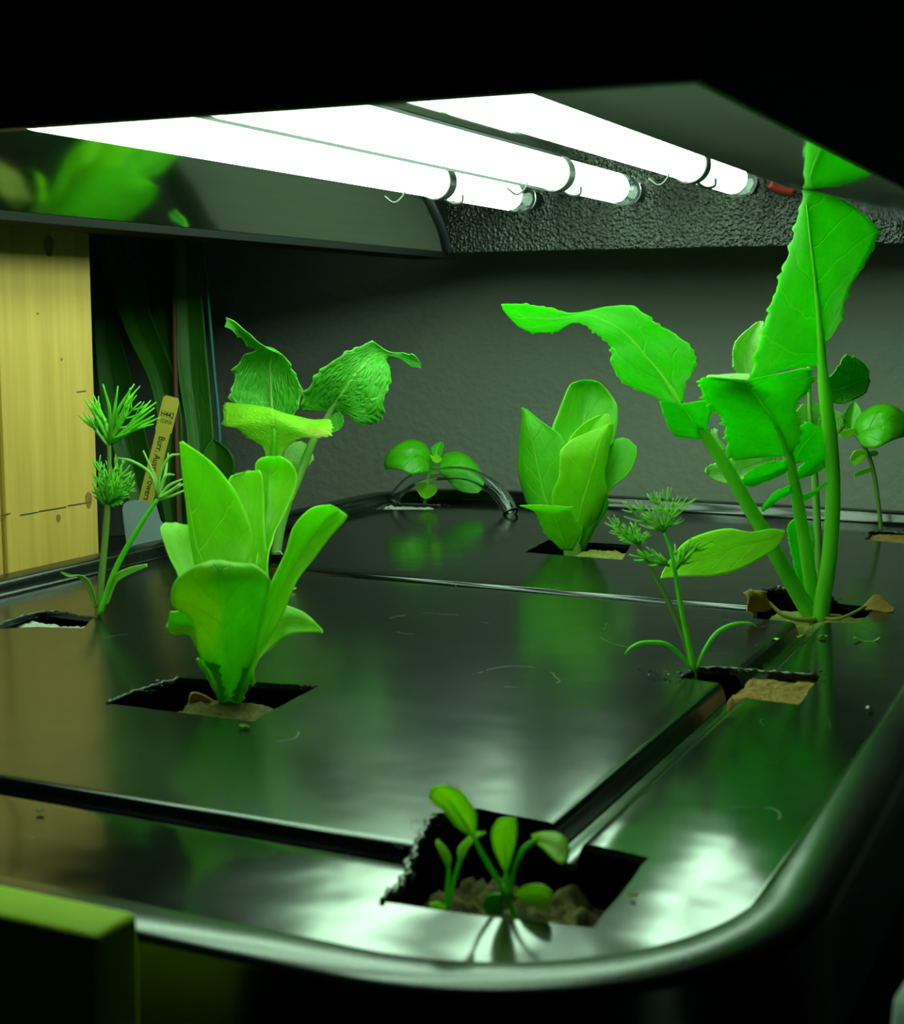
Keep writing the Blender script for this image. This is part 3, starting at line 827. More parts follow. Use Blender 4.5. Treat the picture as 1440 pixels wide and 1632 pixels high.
leaf(L, [narrow(903,876,9), ((868,850),(892,848),(925,845)), ((858,828),(885,828),(915,825)), ((848,812),(878,815),(912,812)), ((828,806),(870,806),(911,808))],
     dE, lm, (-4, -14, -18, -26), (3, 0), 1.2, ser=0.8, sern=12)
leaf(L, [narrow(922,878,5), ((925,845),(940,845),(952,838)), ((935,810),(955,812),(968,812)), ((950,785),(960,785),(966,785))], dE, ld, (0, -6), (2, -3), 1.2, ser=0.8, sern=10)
px_tube('stem', [(912,892,0,14), (912,878,0,15), (912,862,0,13)], dE, M['stem_pale'], L)

# ---- small basil at the back
bD = onlid(676, 808, -0.002); dD = depth(bD)
L = thing('basil_seedling', bD, 'small basil seedling with two domed glossy leaves, left of the clear hose', 'plant')
ba = M['basil']
leaf(L, [((686,735),(687,739),(685,742)), ((680,715),(680,735),(682,750)), ((668,704),(665,725),(672,756)), ((650,702),(645,725),(655,756)), ((632,710),(630,730),(640,750)),
         ((620,722),(618,738),(625,747)), ((614,738),(613,745),(615,749))], dD, ba, (0, -8, -10, -4), (-16, 5), 0.6, roll=6)
leaf(L, [((703,728),(702,733),(701,738)), ((715,721),(707,742),(702,750)), ((735,721),(722,745),(712,765)), ((755,735),(742,758),(728,780)), ((767,752),(758,770),(745,786)), ((772,770),(768,780),(762,786))],
     dD, ba, (0, -8, -14, -18), (-14, 5), 0.6, roll=6)
leaf(L, [((690,728),(696,730),(702,727)), ((687,715),(696,718),(706,716)), ((693,708),(699,710),(706,708)), ((701,704),(703,704),(704,704))], dD, ba, (0, 4), 2, 0)
leaf(L, [((685,725),(690,727),(694,723)), ((690,735),(696,733),(703,730)), ((697,738),(699,737),(702,735))], dD, M['cotyledon'], (-4, -8), 1, 0)
leaf(L, [((684,752),(686,748),(688,743)), ((690,754),(694,750),(697,746)), ((698,754),(700,753),(700,750))], dD, M['cotyledon'], (2, 0), 0, 0)
leaf(L, [((664,774),(680,773),(697,772)), ((664,780),(680,782),(697,780)), ((670,790),(680,790),(692,788)), ((676,794),(680,794),(684,793))], dD, M['cotyledon'], (0, -10), 1, 0)
px_tube('stem', [(675,818,0,3.2), (678,790,0,3), (682,765,0,3), (687,742,0,3), (694,730,0,2.5)], dD, M['stem'], L)

# ---- basil at the right edge
bH = onlid(1405, 855, -0.004); dH = depth(bH)
L = thing('basil_seedling', bH, 'basil seedling with one big curled glossy leaf, at the right edge behind the radish', 'plant')
leaf(L, [((1362,690),(1364,695),(1368,702)), ((1372,664),(1372,690),(1376,712)), ((1390,648),(1392,680),(1395,714)), ((1412,645),(1415,672),(1412,706)), ((1432,655),(1432,675),(1430,699)), ((1446,668),(1448,680),(1445,695))],
     dH, ba, (0, -10, -12, -6), (-18, 6), 0.6, roll=8)
leaf(L, [((1350,688),(1356,690),(1362,686)), ((1343,670),(1356,672),(1373,665)), ((1348,652),(1358,655),(1371,652)), ((1358,640),(1361,638),(1365,642))], dH, ba, (6, 10), 3, 0.5)
leaf(L, [((1362,682),(1364,686),(1362,690)), ((1345,685),(1348,690),(1350,698)), ((1332,686),(1335,690),(1340,696))], dH, M['cotyledon'], (-2, -8), 1, 0.4)
leaf(L, [((1380,718),(1382,722),(1382,728)), ((1362,718),(1366,728),(1372,735)), ((1354,730),(1356,737),(1362,742))], dH, M['cotyledon'], (-2, -6), 1, 0.4)
leaf(L, [((1384,720),(1384,724),(1386,728)), ((1392,718),(1392,722),(1393,727)), ((1398,719),(1399,722),(1398,725))], dH, M['cotyledon'], (2, 6), 1, 0.2)
leaf(L, [((1394,744),(1392,747),(1390,750)), ((1376,748),(1376,753),(1375,757)), ((1361,754),(1361,757),(1361,761))], dH, M['stem'], (0, -4), 0.5, 0.2)
px_tube('stem', [(1405,862,0,3.5), (1400,810,0,3.5), (1392,755,0,3.5), (1382,722,0,3.2), (1368,700,0,3), (1358,690,4,2.5)], dH, M['stem_brown'], L)

# ---- big radish
bG = onlid(1300, 988, -0.004); dG = depth(bG)
L = thing('radish_plant', bG, 'tall radish plant with thick stalks and large translucent leaves reaching into the hood', 'plant')
ra, rp = M['radish'], M['radish_pale']
px_tube('leaf_stalk', [(1298,990,0,13), (1280,962,0,13), (1240,890,-4,12.5), (1200,820,-8,11.5), (1160,750,-12,10.5), (1120,690,-14,9), (1090,650,-14,6.5), (1062,608,-12,4), (1035,575,-10,2.5), (985,522,-6,1.2)], dG, M['stem'], L, n=40)
px_tube('leaf_stalk', [(1302,990,4,11), (1297,965,4,12), (1284,880,2,10.5), (1269,790,-4,9.5), (1254,718,-10,7.5), (1238,682,-14,4.5), (1212,640,-18,2.5), (1192,612,-20,1)], dG, M['stem'], L, n=40)
px_tube('leaf_stalk', [(1305,992,-2,14), (1309,965,-2,13.5), (1322,880,-4,12.5), (1327,780,-6,12), (1322,690,-8,11.5), (1313,620,-10,10), (1308,555,-12,6.5), (1302,480,-15,4), (1292,390,-19,2.5), (1285,325,-23,1.2)], dG, M['stem'], L, n=44)
px_tube('leaf_stalk', [(1304,985,10,6), (1304,900,12,6.5), (1300,800,16,6), (1295,720,18,5), (1290,650,20,3.5), (1288,585,22,3)], dG, M['stem_pale'], L, n=30)
px_tube('leaf_stalk', [(1296,985,12,5), (1284,880,16,5), (1268,800,22,4), (1252,735,26,4), (1235,660,28,3), (1200,590,28,2)], dG, M['stem_pale'], L, n=30)
leaf(L, [((1066,642),(1076,644),(1088,640)), ((1030,627),(1068,622),(1090,612)), ((990,606),(1055,597),(1106,587)), ((972,576),(1030,570),(1102,558)), ((975,553),(1010,545),(1075,532)),
         ((955,533),(985,522),(1042,515)), ((935,521),(955,508),(1010,488)), ((912,515),(930,502),(965,488)), ((885,527),(890,508),(915,499)), ((850,529),(850,507),(865,490)), ((822,515),(820,500),(830,485)), ((802,492),(800,488),(799,485))],
     dG, ra, (-14, -12, -11, -10, -8, -6, -2, 2, 8, 14, 18, 20), (-4, 8), 2.0, 60, ser=2.4, sern=28, n=90, m=20)
leaf(L, [((1112,700),(1120,700),(1126,692)), ((1074,693),(1108,680),(1128,672)), ((1058,662),(1096,660),(1133,652)), ((1050,637),(1085,645),(1130,638))], dG, ra, (-13, -18, -22), (6, 4), 1.5, ser=1.0, sern=10)
leaf(L, [((1300,582),(1311,585),(1316,580)), ((1245,590),(1310,565),(1316,546)), ((1197,610),(1308,550),(1324,536)), ((1202,575),(1306,520),(1340,505)), ((1220,515),(1302,480),(1350,466)),
         ((1240,455),(1298,435),(1374,425)), ((1258,400),(1292,390),(1398,378)), ((1269,355),(1287,350),(1384,350)), ((1277,325),(1285,325),(1362,334)), ((1281,308),(1290,310),(1345,322)), ((1284,302),(1300,305),(1332,314))],
     dG, ra, (-10, -11, -12, -13, -15, -17, -19, -21, -23, -25, -26), (-6, 5), 2.4, 50, ser=2.2, sern=22, n=90, m=20)
leaf(L, [((1242,727),(1252,727),(1262,724)), ((1165,729),(1247,706),(1275,690)), ((1158,700),(1240,685),(1270,668)), ((1152,668),(1228,662),(1267,650)), ((1128,645),(1212,640),(1281,625)),
         ((1118,620),(1197,622),(1291,602)), ((1117,605),(1190,611),(1289,590)), ((1132,600),(1188,605),(1260,592))],
     dG, ra, (-10, -12, -14, -18, -22, -26, -28, -28), (7, 9), 2.2, 80, ser=2.6, sern=22, n=80, m=22)
leaf(L, [((1125,603),(1160,604),(1195,609)), ((1130,599),(1162,599),(1196,601)), ((1150,597),(1172,596),(1196,597))], dG, rp, (-28, -10), 0, 0.6, n=16, ser=0.5, sern=10)
leaf(L, [((1254,750),(1254,742),(1253,734)), ((1217,770),(1222,756),(1232,737)), ((1190,774),(1196,763),(1206,746)), ((1184,766),(1186,762),(1188,757))], dG, ra, (-8, -18), (2, 3), 1.5, 120, ser=0.8, sern=8)
leaf(L, [((1266,782),(1265,777),(1264,771)), ((1238,800),(1242,788),(1248,778)), ((1218,814),(1222,802),(1232,788)), ((1213,812),(1215,808),(1218,802))], dG, ra, (-4, -12), (1, 2), 1.0, 120, ser=0.6, sern=8)
leaf(L, [((1258,735),(1262,742),(1268,738)), ((1256,705),(1275,715),(1300,732)), ((1268,684),(1292,695),(1319,718)), ((1290,672),(1305,680),(1318,690))], dG, ra, (-8, -4), (4, -3), 1.5, 120, ser=1.6, sern=12)
leaf(L, [((1262,770),(1268,766),(1274,762)), ((1276,742),(1288,750),(1296,756)), ((1296,728),(1308,736),(1318,742)), ((1316,724),(1320,728),(1322,734))], dG, ra, (-4, 2), 1, 1.0, 120, ser=0.6, sern=8)
leaf(L, [((1272,790),(1275,796),(1278,800)), ((1295,782),(1296,786),(1296,790)), ((1315,768),(1316,769),(1318,770))], dG, ra, (-2, -8), 0, 0.4, ser=0.3, sern=8, n=14)
leaf(L, [((1186,608),(1195,607),(1203,604)), ((1170,586),(1186,585),(1210,576)), ((1168,556),(1190,552),(1215,550)), ((1180,535),(1200,530),(1217,522)), ((1205,514),(1210,512),(1216,512))],
     dG, rp, (28, 30), 4, 2.0, 140, ser=1.2, sern=14)
leaf(L, [((1312,632),(1314,622),(1316,610)), ((1335,643),(1338,620),(1335,584)), ((1358,637),(1358,612),(1350,566)), ((1378,625),(1374,605),(1372,578)), ((1386,608),(1384,602),(1383,594))],
     dG, M['mustard'], (14, 18, 22), 4, 2.0, 120, ser=1.2, sern=16)
leaf(L, [((1290,725),(1294,726),(1298,722)), ((1266,692),(1292,690),(1322,702)), ((1268,660),(1290,660),(1345,682)), ((1280,643),(1300,643),(1346,660))], dG, rp, (20, 24), 3, 1.5, 120, ser=1.0, sern=12)
leaf(L, [((1236,737),(1236,731),(1234,726)), ((1215,748),(1213,738),(1212,727)), ((1188,762),(1185,748),(1182,729)), ((1163,770),(1158,753),(1153,734)), ((1132,760),(1132,752),(1132,742)), ((1124,752),(1124,749),(1125,745))],
     dG, rp, (24, 8, -2), (8, -2), 1.5, 120, ser=0.8, sern=14)
leaf(L, [((1158,718),(1156,716),(1155,712)), ((1140,712),(1141,705),(1145,700)), ((1132,698),(1134,690),(1142,690)), ((1134,684),(1138,682),(1144,685))], dG, rp, (0, 4), 1, 0.8)
leaf(L, [((1286,962),(1290,965),(1294,962)), ((1268,910),(1280,912),(1296,905)), ((1257,862),(1272,860),(1296,858)), ((1256,838),(1268,835),(1290,835)), ((1266,828),(1270,826),(1276,827))],
     dG, ra, (14, 18), 3, 1.0, 200, ser=1.0, sern=44)
leaf(L, [((1250,853),(1251,850),(1250,845)), ((1236,873),(1228,860),(1228,843)), ((1205,894),(1195,868),(1195,848)), ((1175,909),(1165,876),(1160,843)), ((1135,918),(1125,886),(1125,849)), ((1100,919),(1090,896),(1090,865)), ((1070,920),(1068,907),(1066,893)), ((1052,921),(1053,918),(1055,913))],
     dG, M['cotyledon'], (-12, -20, -28, -34), (3, -3), 1.2, 60, n=50)
leaf(L, [((1230,968),(1228,962),(1226,956)), ((1216,975),(1213,962),(1212,944)), ((1200,975),(1198,958),(1196,940)), ((1190,974),(1191,960),(1186,944))], dG, M['dead'], (-8, -20), (2, -4), 3.0, 160, name='dried_leaf')
px_tube('dried_stalk', [(1298,988,-4,4), (1275,988,-10,3.5), (1250,982,-12,3.2), (1235,970,-10,3), (1226,960,-8,2.2)], dG, M['stem_straw'], L)
leaf(L, [((1376,962),(1377,967),(1378,970)), ((1395,952),(1397,964),(1400,973)), ((1412,956),(1412,966),(1412,976)), ((1424,966),(1424,971),(1422,976))], dG, M['dead'], (0, -4), (-3, 3), 2.0, 160, name='dried_leaf')
px_tube('dried_stalk', [(1310,985,-4,3), (1335,986,-6,2.4), (1360,976,-4,2.2), (1378,966,0,2)], dG, M['stem_straw'], L)

# ---- arugula seedlings in the front hole
bI = onlid(822, 1472, -0.004); dI = depth(bI)
L = thing('arugula_seedling', bI, 'larger arugula seedling with spoon-shaped leaves in the front hole', 'plant')
ar = M['arugula']
leaf(L, [((752,1333),(754,1334),(756,1332)), ((728,1318),(740,1315),(758,1300)), ((705,1290),(722,1288),(746,1275)), ((686,1274),(705,1270),(729,1257)), ((688,1254),(697,1253),(712,1251))], dI, ar, (2, 0, -4), (2, 3), 0.6)
leaf(L, [((803,1387),(806,1388),(809,1387)), ((787,1352),(803,1356),(820,1346)), ((784,1325),(803,1326),(823,1320)), ((794,1306),(810,1303),(821,1304))], dI, ar, (4, 2), (1, 1), 0.4)
leaf(L, [((848,1332),(852,1338),(856,1345)), ((870,1328),(868,1342),(865,1352)), ((893,1331),(886,1350),(876,1362)), ((906,1350),(898,1362),(886,1370)), ((904,1373),(899,1375),(893,1374))], dI, ar, (2, -4, -8), (-4, 2), 0.4)
leaf(L, [((820,1424),(821,1427),(822,1430)), ((835,1413),(840,1426),(843,1440)), ((860,1410),(862,1428),(858,1449)), ((877,1420),(878,1432),(874,1448))], dI, ar, (0, -6), 1, 0.4)
leaf(L, [((806,1427),(804,1430),(801,1433)), ((790,1424),(790,1438),(799,1455)), ((775,1429),(775,1442),(783,1458)), ((769,1442),(770,1447),(773,1453))], dI, M['basil'], (2, 6), 1, 0.4)
px_tube('leaf_stalk', [(808,1430,2,4.5), (785,1390,3,4), (765,1355,3,3.5), (752,1330,2,2.5), (715,1275,-3,1)], dI, M['stem'], L)
px_tube('leaf_stalk', [(809,1428,2,4), (807,1405,3,4.5), (806,1385,4,3), (804,1340,3,1)], dI, M['stem'], L)
px_tube('leaf_stalk', [(812,1425,1,4), (818,1390,1,4), (832,1355,2,4), (853,1338,1,3)], dI, M['stem'], L)
px_tube('stem', [(825,1478,0,4.5), (818,1455,0,4.5), (808,1428,1,5), (800,1415,2,3)], dI, M['stem'], L)
bJ = onlid(712, 1446, -0.006); dJ = depth(bJ)
L = thing('arugula_seedling', bJ, 'smaller arugula seedling with two narrow leaves at the left of the front hole', 'plant')
leaf(L, [((711,1378),(714,1380),(717,1378)), ((701,1358),(710,1362),(718,1366)), ((696,1345),(702,1348),(712,1352)), ((695,1339),(697,1338),(702,1340))], dJ, ar, (0, 4), 1, 0.3)
leaf(L, [((731,1368),(734,1370),(738,1368)), ((731,1352),(739,1352),(746,1350)), ((745,1336),(752,1338),(758,1336)), ((764,1325),(768,1328),(773,1326))], dJ, ar, (0, 6), 1, 0.3)
leaf(L, [((712,1446),(710,1448),(708,1450)), ((698,1438),(697,1444),(698,1449)), ((686,1440),(685,1444),(686,1448))], dJ, ar, (-2, -6), 0.5, 0.2)
px_tube('leaf_stalk', [(711,1452,0,4), (712,1420,0,3.5), (715,1390,0,3.5), (712,1370,1,2)], dJ, M['stem'], L)
px_tube('leaf_stalk', [(713,1452,0,4), (720,1415,0,3.5), (733,1372,0,3.5), (742,1350,2,2)], dJ, M['stem'], L)

# ---- dill
def frond(J, root, tip, d0, dr, spread, nn, nl, seed, r=0.00042, split=True):
    """feathery leaf: a rachis with paired needles, each needle forked once"""
    R_ = random.Random(seed)
    x0, y0 = root; x1, y1 = tip
    L_ = math.hypot(x1 - x0, y1 - y0); a0 = math.atan2(y1 - y0, x1 - x0)
    bend = R_.uniform(-0.12, 0.12) * L_
    def P(t, dd=0): 
        k = 4 * t * (1 - t) * bend
        return (x0 + (x1 - x0) * t - math.sin(a0) * k, y0 + (y1 - y0) * t + math.cos(a0) * k, d0 + dr * t / 1000 + dd)
    J.tube([W(*P(t / 5)) for t in range(6)], [r * 1.3 * (1 - 0.6 * t / 5) for t in range(6)], 5)
    for i in range(nn):
        t = 0.12 + 0.85 * i / nn
        for s in (-1, 1):
            a = a0 + s * math.radians(spread * R_.uniform(0.7, 1.25))
            ln = nl * L_ * (1 - 0.55 * t) * R_.uniform(0.75, 1.2)
            p = P(t); dd = R_.uniform(-1, 1) * ln * 0.45 * d0 / FPX
            q = (p[0] + math.cos(a) * ln, p[1] + math.sin(a) * ln, p[2] + dd)
            a2 = a - s * 0.25
            mid = (p[0] + math.cos(a + s * .12) * ln * .5, p[1] + math.sin(a + s * .12) * ln * .5, p[2] + dd * .4)
            J.tube([W(*p), W(*mid), W(*q)], [r * .8, r, r * 0.3], 5, 6)
            if split:
                q2 = (mid[0] + math.cos(a2 - s * .35) * ln * .55, mid[1] + math.sin(a2 - s * .35) * ln * .55, mid[2] - dd * .6)
                J.tube([W(*mid), W(*q2)], [r * .8, r * .3], 5)
def needles(J, root, tips, d0, seed, r=0.00062, curve=0.1):
    R_ = random.Random(seed)
    for (x, y) in tips:
        x0, y0 = root; L_ = math.hypot(x - x0, y - y0)
        dd = R_.uniform(-.6, .6) * L_ * d0 / FPX
        cx = (x0 + x) / 2 - (y - y0) * curve * R_.uniform(-1, 1); cy = (y0 + y) / 2 + (x - x0) * curve * R_.uniform(-1, 1)
        J.tube([W(x0, y0, d0), W(cx, cy, d0 + dd * .6), W(x, y, d0 + dd)], [r * .8, r * 1.1, r * .35], 5, 8)
bA = onlid(155, 988, -0.001); dA = depth(bA)
L = thing('dill_seedling', bA, 'feathery dill seedling on thin brown stems beside the wooden post', 'plant')
px_tube('stem', [(156,992,0,6), (158,960,0,5.5), (165,885,2,5.5), (171,810,3,5), (174,750,3,3.6), (174,708,3,3)], dA, M['stem_brown'], L)
px_tube('stem', [(158,980,-1,4.5), (185,905,-4,4.5), (225,835,-8,4), (251,795,-10,3.2)], dA, M['stem'], L)
J = Join()
for i, (rt, tp) in enumerate([((174,708),(148,628)), ((174,700),(164,612)), ((172,690),(150,640)), ((174,708),(188,615)), ((175,700),(214,612)), ((175,702),(212,628)), ((176,706),(240,638)), ((176,708),(246,650)), ((178,708),(246,662)), ((176,708),(245,676)),
                               ((173,712),(132,656)), ((172,702),(134,635)), ((174,690),(182,650)), ((176,700),(200,640))]):
    needles(J, rt, [tp], dA + 0.003, i)
    if i % 2 == 0:
        mx, my = rt[0] + (tp[0] - rt[0]) * .5, rt[1] + (tp[1] - rt[1]) * .5
        needles(J, (mx, my), [(tp[0] + 9, tp[1] + 3), (tp[0] - 7, tp[1] + 6)], dA + 0.003, i + 50, 0.0005)
frond(J, (174,708), (225,640), dA + .002, -6, 30, 4, .5, 3); frond(J, (174,708), (150,650), dA + .004, 4, 28, 3, .45, 5)
J.build('feathery_leaf', M['dill'], L)
J = Join()
for i, tp in enumerate([(152,735),(160,725),(172,728),(184,724),(196,734),(206,742),(214,755),(214,772),(205,786),(196,800),(150,755),(150,775),(154,790),(183,745),(165,745),(195,765),(178,765)]):
    frond(J, (170,806), tp, dA + .003, (i % 5 - 2) * 5, 26, 3, .42, 20 + i, 0.00042, i % 3 == 0)
J.build('feathery_leaf', M['dill'], L)
J = Join()
needles(J, (251,795), [(268,722)], dA - .010, 2, .0006, .05)
for i, pl in enumerate([[(250,795),(247,762),(228,718)], [(250,790),(240,755),(210,735),(186,730)], [(252,793),(255,755),(270,728),(286,724)], [(254,792),(258,770),(266,757),(278,757)], [(253,795),(268,775),(290,764)],
                         [(253,796),(272,783),(292,772)], [(253,797),(275,790),(293,782)], [(253,794),(268,785),(288,770)]]):
    J.tube([W(x, y, dA - .010 - .001 * i) for x, y in pl], [.0006] * (len(pl) - 1) + [.0003], 6, 10)
J.build('feathery_leaf', M['stem_pale'], L)
leaf(L, [((150,968),(153,968),(156,968)), ((138,938),(142,936),(147,934)), ((124,920),(128,918),(132,918)), ((108,914),(109,917),(110,920)), ((96,911),(97,912),(98,914))], dA, M['stem_brown'], (-1, -4, -10), 0.5, 0.2)
leaf(L, [((166,962),(169,964),(172,962)), ((176,930),(180,932),(184,932)), ((186,914),(190,919),(194,922)), ((208,904),(211,909),(214,912)), ((233,899),(234,901),(234,903))], dA, M['stem_pale'], (-1, -5, -12), 0.8, 0.2)

bF = onlid(1106, 1080, -0.002); dF = depth(bF)
L = thing('dill_seedling', bF, 'feathery dill seedling with two arching seed leaves, beside the tan rockwool cube', 'plant')
px_tube('stem', [(1107,1086,0,5), (1100,1040,0,5), (1086,975,0,4.2), (1076,915,0,3.6), (1068,875,0,3), (1058,848,0,2.6)], dF, M['stem'], L)
px_tube('stem', [(1106,1084,1,4.5), (1092,1025,2,4.5), (1065,960,4,4), (1042,915,6,3.5), (1028,888,6,3), (1016,866,6,2.2)], dF, M['stem_brown'], L)
J = Join()
for i, tp in enumerate([(990,798),(1012,798),(1030,786),(1046,784),(1064,776),(1080,790),(1096,802),(1108,794),(1022,818)]):
    frond(J, (1058,849), tp, dF, (i % 5 - 2) * 5, 20, 3, .48, 60 + i, 0.00025, False)
J.build('feathery_leaf', M['dill'], L)
J = Join()
for i, tp in enumerate([(968,824),(978,820),(990,836),(1004,832),(985,856),(1015,840),(1030,846),(1038,852),(975,838)]):
    frond(J, (1018,868), tp, dF + .006, (i % 5 - 2) * 4, 24, 3, .44, 90 + i, 0.00025, False)
J.build('feathery_leaf', M['dill'], L)
J = Join()
for i, tp in enumerate([(1002,884),(1015,876),(1030,872),(1044,880),(1075,868),(1085,874),(1100,862),(1118,858),(1135,862),(1092,882)]):
    rt = (1066, 902) if tp[0] < 1060 else (1078, 906)
    frond(J, rt, tp, dF - .002, (i % 5 - 2) * 4, 20, 2, .40, 130 + i, 0.00036, False)
J.build('feathery_leaf', M['dill'], L)
px_tube('seed_leaf', [(1101,1066,0,2.2), (1085,1045,-2,3), (1060,1026,-5,3.2), (1025,1024,-9,3), (1005,1032,-12,2.2), (995,1043,-13,.8)], dF, M['stem'], L)
px_tube('seed_leaf', [(1110,1066,0,2.2), (1120,1040,-1,3), (1140,1010,0,3.4), (1165,996,2,3), (1190,993,4,2.2), (1205,997,5,.8)], dF, M['stem'], L)

# ------------------------------------------------------------------ rockwool cubes in the holes
def cube(cx, cy, size, topdz, mat, label, seed, hgt=0.05, rough=0.0016, name='rockwool_cube'):
    N = 40; V, Fc = [], []
    sx, sy = size
    top = LZ + topdz
    for i in range(N + 1):
        for j in range(N + 1):
            x = cx - sx / 2 + sx * i / N; y = cy - sy / 2 + sy * j / N
            z = top + rough * (noise.noise(Vector((x * 130 + seed, y * 130, 0))) + 0.6 * noise.noise(Vector((x * 420, y * 420 + seed, 0))) + 0.35 * noise.noise(Vector((x * 1100, y * 1100, seed))))
            edge = min(i, j, N - i, N - j)
            if edge == 0: z -= rough * 1.5
            x += noise.noise(Vector((x * 300, y * 300, seed))) * 0.0008 if edge == 0 else 0
            V.append(Vector((x, y, z)))
    for i in range(N):
        for j in range(N):
            a = i * (N + 1) + j
            Fc.append((a, a + N + 1, a + N + 2, a + 1))
    ring = [i * (N + 1) for i in range(N + 1)] + [N * (N + 1) + j for j in range(1, N + 1)] + [i * (N + 1) + N for i in range(N - 1, -1, -1)] + [j for j in range(N - 1, 0, -1)]
    o = len(V); zb = LZ - 0.055
    V += [Vector((V[k].x, V[k].y, zb)) for k in ring]
    for k in range(len(ring)):
        k2 = (k + 1) % len(ring)
        Fc.append((ring[k2], ring[k], o + k, o + k2))
    Fc.append(tuple(range(o, o + len(ring))))
    ob = mesh(name, [v - Vector((cx, cy, zb)) for v in V], Fc, mat, None, smooth=True)
    ob.location = (cx, cy, zb)
    tag(ob, label, 'rockwool', 'rockwool cubes set in the lid holes')
cube(-0.3625, 0.4165, (0.036, 0.026), -0.0035, M['rock_white'], 'white rockwool cube under the dill beside the wooden post', 1)
cube(-0.236, 0.3490, (0.032, 0.022), -0.0032, M['rock_brown'], 'brown mossy rockwool cube at the foot of the spotted lettuce', 2)
cube(-0.358, 0.572, (0.018, 0.018), -0.006, M['rock_brown'], 'small rockwool plug under the mustard seedling', 3)
cube(-0.392, 0.772, (0.034, 0.020), -0.0015, M['rock_white'], 'pale rockwool cube under the small basil left of the hose', 4)
cube(-0.2285, 0.657, (0.026, 0.022), -0.0010, M['rock_moss'], 'yellowish rockwool cube at the foot of the back lettuce', 5)
cube(-0.0965, 0.4335, (0.0215, 0.031), -0.0012, M['rock_tan'], 'bare tan rockwool cube flush with the lid beside the right dill', 6, rough=0.0011)
cube(-0.1225, 0.4385, (0.010, 0.008), -0.0035, M['rock_tan'], 'tiny tan rockwool plug around the base of the right dill', 7, rough=0.001)
cube(-0.108, 0.556, (0.038, 0.028), -0.0035, M['rock_moss'], 'green mossy rockwool cube at the foot of the radish', 8)
cube(-0.111, 0.770, (0.036, 0.026), -0.0012, M['rock_tan'], 'tan rockwool cube under the basil at the right edge', 9, rough=0.001)
cube(-0.1085, 0.2620, (0.046, 0.044), -0.0120, M['rock_brown'], 'large dark mossy rockwool cube in the front hole', 10, rough=0.0042)

# crumbs of dried petals on the lid
def crumb(px, py, s, mat, label, seed):
    c = onlid(px, py, 0.0004); R_ = random.Random(seed); V, Fc = [], []
    for k in range(9):
        a = 2 * math.pi * k / 9; r = s * R_.uniform(0.6, 1.2)
        V.append(c + Vector((math.cos(a) * r, math.sin(a) * r * 0.7, R_.uniform(0.0, 0.001))))
    V.append(c + Vector((0, 0, s * 0.5))); V.append(c)
    for k in range(9):
        Fc += [(k, (k + 1) % 9, 9), ((k + 1) % 9, k, 10)]
    o = mesh('plant_crumb', [v - c for v in V], Fc, mat, smooth=False); o.location = c
    tag(o, label, 'crumb', 'crumbs of plant matter on the lid')
crumb(1277, 1016, 0.0019, M['rock_moss'], 'left of two pale petal crumbs in front of the radish', 1)
crumb(1310, 1016, 0.0016, M['rock_moss'], 'right of two pale petal crumbs in front of the radish', 2)
crumb(1237, 1020, 0.0012, M['cotyledon'], 'tiny green crumb left of the two petal crumbs', 3)
crumb(1385, 1130, 0.0012, M['rock_white'], 'pale crumb on the inner rim line at right', 4)
crumb(1010, 1430, 0.0009, M['dead'], 'tiny brown crumb right of the front hole', 5)
crumb(63, 1294, 0.0012, M['rock_moss'], 'pale crumb on the front strip at far left', 6)
crumb(388, 1159, 0.0020, M['rock_moss'], 'pale root crumb in front of the spotted lettuce hole', 7)
crumb(466, 940, 0.0030, M['dead'], 'brown dried scrap on the lid behind the left lettuce', 8)
o = px_tube('stem_bit', [(1360,1016,0,1.6), (1375,1022,0,1.6), (1392,1022,0,1.6), (1402,1016,0,1.8)], depth(onlid(1380, 1020, .0004)), M['stem_pale'], None)
tag(o, 'thin curved green stem bit lying right of the petal crumbs', 'stem bit')

# ------------------------------------------------------------------ clear hose at the back
hp = [(628, 800, .880, 10), (636, 784, .880, 10), (660, 764, .876, 10.5), (700, 755, .870, 11), (745, 756, .860, 11.5), (782, 774, .850, 12), (804, 798, .842, 12.5), (814, 818, .838, 12.5)]
P = [W(x, y, d) for x, y, d, r in hp]; R1 = [r * d / FPX for x, y, d, r in hp]
cp = catmull([tuple(p) + (r,) for p, r in zip(P, R1)], 40)
V, Fc = tube_geo([c[:3] for c in cp], [c[3] for c in cp], 20, False)
V2, F2 = tube_geo([c[:3] for c in cp], [c[3] * 0.72 for c in cp], 20, False)
o_ = len(V); V += V2; Fc += [tuple(reversed([i + o_ for i in f])) for f in F2]
for k in range(20):
    k2 = (k + 1) % 20; e = 39 * 20
    Fc.append((k2, k, o_ + k, o_ + k2)); Fc.append((e + k, e + k2, o_ + e + k2, o_ + e + k))
tag(mesh('clear_hose', V, Fc, M['hose']), 'clear plastic hose arching over the back rim of the lid', 'hose')

# ------------------------------------------------------------------ orchid in the dark behind the post, with its tags
pc = Vector((-0.535, 0.715, 0))
op = thing('potted_orchid', pc, 'dim strap-leaved orchid in a dark pot behind the wooden post', 'plant')
V, Fc = [], []
prof = [(0.055, 0), (0.060, 0.004), (0.082, 0.315), (0.086, 0.316), (0.086, 0.33), (0.080, 0.33), (0.078, 0.31), (0.03, 0.305)]
for r, z in prof:
    for k in range(28):
        a = 2 * math.pi * k / 28; V.append(pc + Vector((r * math.cos(a), r * math.sin(a), z)))
for i in range(len(prof) - 1):
    for k in range(28): Fc.append((i * 28 + k, i * 28 + (k + 1) % 28, (i + 1) * 28 + (k + 1) % 28, (i + 1) * 28 + k))
Fc.append(tuple(reversed(range(28)))); Fc.append(tuple(range(7 * 28, 8 * 28)))
mesh('pot', V, Fc, M['pot'], op, smooth=False)
